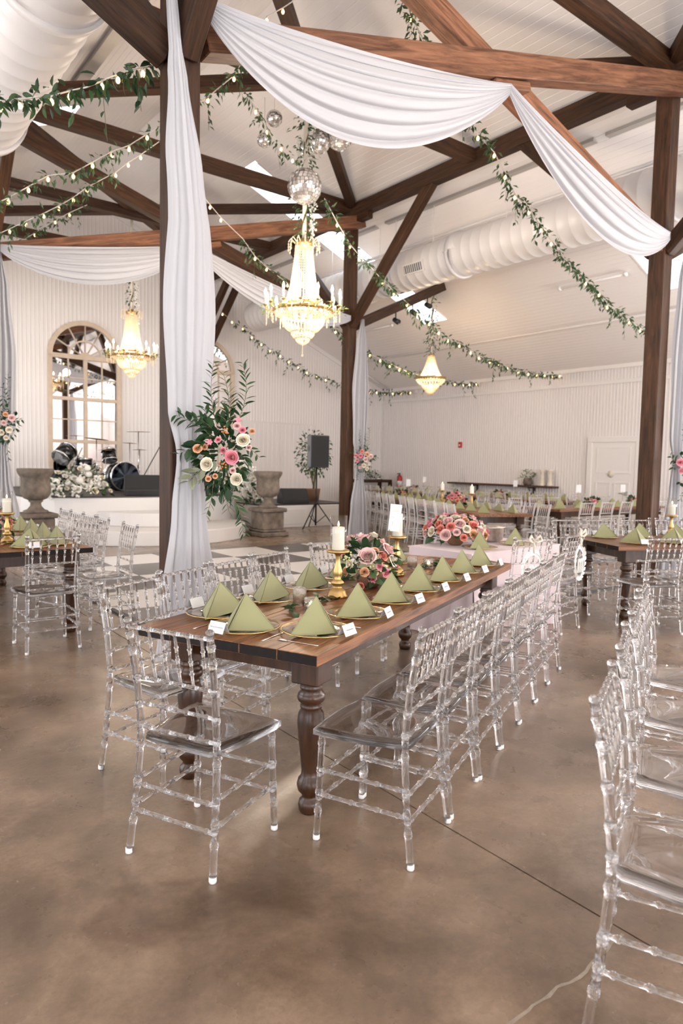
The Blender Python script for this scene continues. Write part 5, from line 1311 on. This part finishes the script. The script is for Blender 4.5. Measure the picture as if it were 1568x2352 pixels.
# ------------------------------------------------------------------ left-hand table
FL=Frame2(1.92,5.95,90)
table(FL,'dark farm table at the left edge running towards the stage')
GL='clear chairs at the left table'
chair(1.49,5.80,90,'clear acrylic chair at the near end of the left table',GL)
for i,(x,y,a) in enumerate(((2.13,6.28,178),(1.92,6.72,200),(2.16,7.12,178),(2.16,7.55,180),(2.16,7.98,182),(2.16,8.42,180))):
    chair(x,y,a,'clear acrylic chair right of left-hand table, %s from near end'%ORD[i],GL)
for i in range(4):
    chair(.78,6.5+.48*i,0,'clear acrylic chair far side of left-hand table, %s from near end'%ORD[i],GL)
for i in range(6): setting(FL,.36+.44*i,.20,90,'right of left-hand table, %s from near end'%ORD[i],'on the left table',1,U(-8,8))
for i in range(4): setting(FL,.5+.5*i,.76,-90,'far side of left-hand table, %s from near end'%ORD[i],'on the left table',1,U(-8,8))
setting(FL,.22,.45,0,'at the near end of the left table','on the left table',1,10)
candlestick(FL.p(.62,.55,.7605),'gold candlestick with white candle on the left table, nearer of two',1.0,.125); candlestick(FL.p(1.5,.66,.7605),'gold candlestick with white candle on the left table, farther of two',1.0,.13)
centrepiece(FL.p(1.1,.58,.7605),'pink rose centrepiece at the left edge on the left table',dome(26,.17,.19,.035,.06,('blush','pink','peach','coral','blush'),9),.2,.25,34,70,True,False)
votive(FL.p(.42,.50,.7605),'cut glass votive on the near end of the left table',.08); runner(FL,.2,.7,.52,'loose green leaves on the near end of the left table',24,7)

# ------------------------------------------------------------------ right-hand table
FR=Frame2(6.32,3.66,-24)
table(FR,'warm lit farm table at the right edge beside the draped post')
GR='clear chairs at the right table'
for i,x in enumerate((-.01,.46,.93)):
    p=FR.p(x+.12,-.34); chair(p.x,p.y,FR.a+90+(-2 if i==0 else 2),'clear acrylic chair on near side of right-hand table, %s from left'%ORD[i],GR)
for i,x in enumerate((.32,.80,1.28,1.76)):
    p=FR.p(x,1.22); chair(p.x,p.y,FR.a-90,'clear acrylic chair far side of right-hand table, %s from left'%ORD[i],GR)
p=FR.p(-.28,.52); chair(p.x,p.y,FR.a,'clear acrylic chair at the left end of the right table',GR)
for i in range(4): setting(FR,.34+.46*i,.20,90,'on near side of right-hand table, %s from left'%ORD[i],'on the right table',1,U(-8,8))
for i in range(4): setting(FR,.34+.46*i,.76,-90,'far side of right-hand table, %s from left'%ORD[i],'on the right table',1,U(-8,8))
candlestick(FR.p(1.02,.52,.7605),'gold candlestick with lit candle on the right table',1.0,.12)
votive(FR.p(.55,.48,.7605),'cut glass votive on the left end of the right table',.075)

# ------------------------------------------------------------------ the row of chairs at the right edge, backs to the central table
Q=Frame2(1.88,.84,25.5)
for i,x in enumerate((0,.62,1.24,1.84)):
    p=Q.p(x,0); chair(p.x,p.y,Q.a-90+(-1,2,0,-2)[i],'clear acrylic chair at right edge, back to central table, %s from front'%ORD[i],'clear chairs at the right edge')

# ------------------------------------------------------------------ tables farther back
def far_table(fr,ln,label):
    t=thing('farm_table',label,'table',fr.p(ln/2,TW/2),R(fr.a),'dark farm tables')
    for i in range(5):
        y0=-TW/2+i*TW/5; MB().box(-ln/2,ln/2,y0+.001,y0+TW/5-.001,.714,.76).build('plank','table',t)
    MB().box(-ln/2+.18,ln/2-.18,-.33,.33,.60,.713).build('apron','leg',t)
    for sx in (-1,1):
        for sy in (-1,1): l_=put('leg',legme,t,T((sx*(ln/2-.2),sy*.335,0))); put('leg_block',blkme,l_)
def far_set(fr,ln,nm,sides=(1,-1),n=6,d=.62):
    for s_ in sides:
        for i in range(n):
            x=.3+(ln-.6)*i/(n-1); w_='%s side of %s, %s along'%('near' if s_>0 else 'far',nm,ORD[i])
            p=fr.p(x,-d+.475 if s_>0 else TW+d-.475); far_chair(p.x,p.y,fr.a+90*s_+U(-5,5),'clear acrylic chair on '+w_,'far clear chairs')
            setting(fr,x,.2 if s_>0 else .75,90*s_,'on '+w_,'on the far tables',2,U(-8,8))
FT=Frame2(9.36,6.95,66)
far_table(FT,3.05,'dark farm table beyond the blush pink table'); far_set(FT,3.05,'table beyond the pink table')
FT2=Frame2(*FT.p(3.15,0)[:2],66); far_table(FT2,3.05,'dark farm table beside the far draped post'); far_set(FT2,3.05,'table beside far post')
centrepiece(FT.p(2.1,.48,.7605),'pink rose centrepiece on the farm table beyond the pink table',dome(26,.19,.19,.04,.065,('blush','pink','peach','coral','blush'),10),.22,.25,35,60,True,False)
candlestick(FT.p(2.75,.48,.7605),'gold candlestick left of the roses on the table beyond the pink one',1.0,.13,False); candlestick(FT.p(1.35,.48,.7605),'gold candlestick right of the roses on the table beyond the pink one',1.0,.13,False)
FB=Frame2(10.9,7.5,-3); far_table(FB,3.6,'farm table with orange-lit apron behind the right-hand table'); far_set(FB,3.6,'table behind right-hand table')
FC=Frame2(14.45,9.4,92); far_table(FC,3.2,'farm table along the side wall, nearer of two'); far_set(FC,3.2,'nearer side-wall table')
FC2=Frame2(*FC.p(3.4,0)[:2],92); far_table(FC2,3.2,'farm table along the side wall, farther of two'); far_set(FC2,3.2,'farther side-wall table')
for i,(fr,x,y) in enumerate(((FC,1.5,.5),(FC2,1.2,.5),(FT2,1.6,.5),(FB,1.2,.5),(FB,2.7,.5))):
    t=thing('table_number_card','white table card on a far table, %s from the wall'%ORD[i],'card',fr.p(x,y,.7605),FACE,'far table cards')
    MB().lathe([(.03,0),(.03,.008),(.004,.012),(.003,.3)],8).build('holder','gold',t); MB().box(-.05,.05,-.002,.002,.28,.44).build('card','card',t)
    c_=centrepiece(fr.p(x+.45,y,.7605),'small pink flowers on a far table, %s from the wall'%ORD[i],dome(8,.12,.07,.03,.05,('blush','pink','coral'),11+i),.18,.1,40+i,40,True,False)
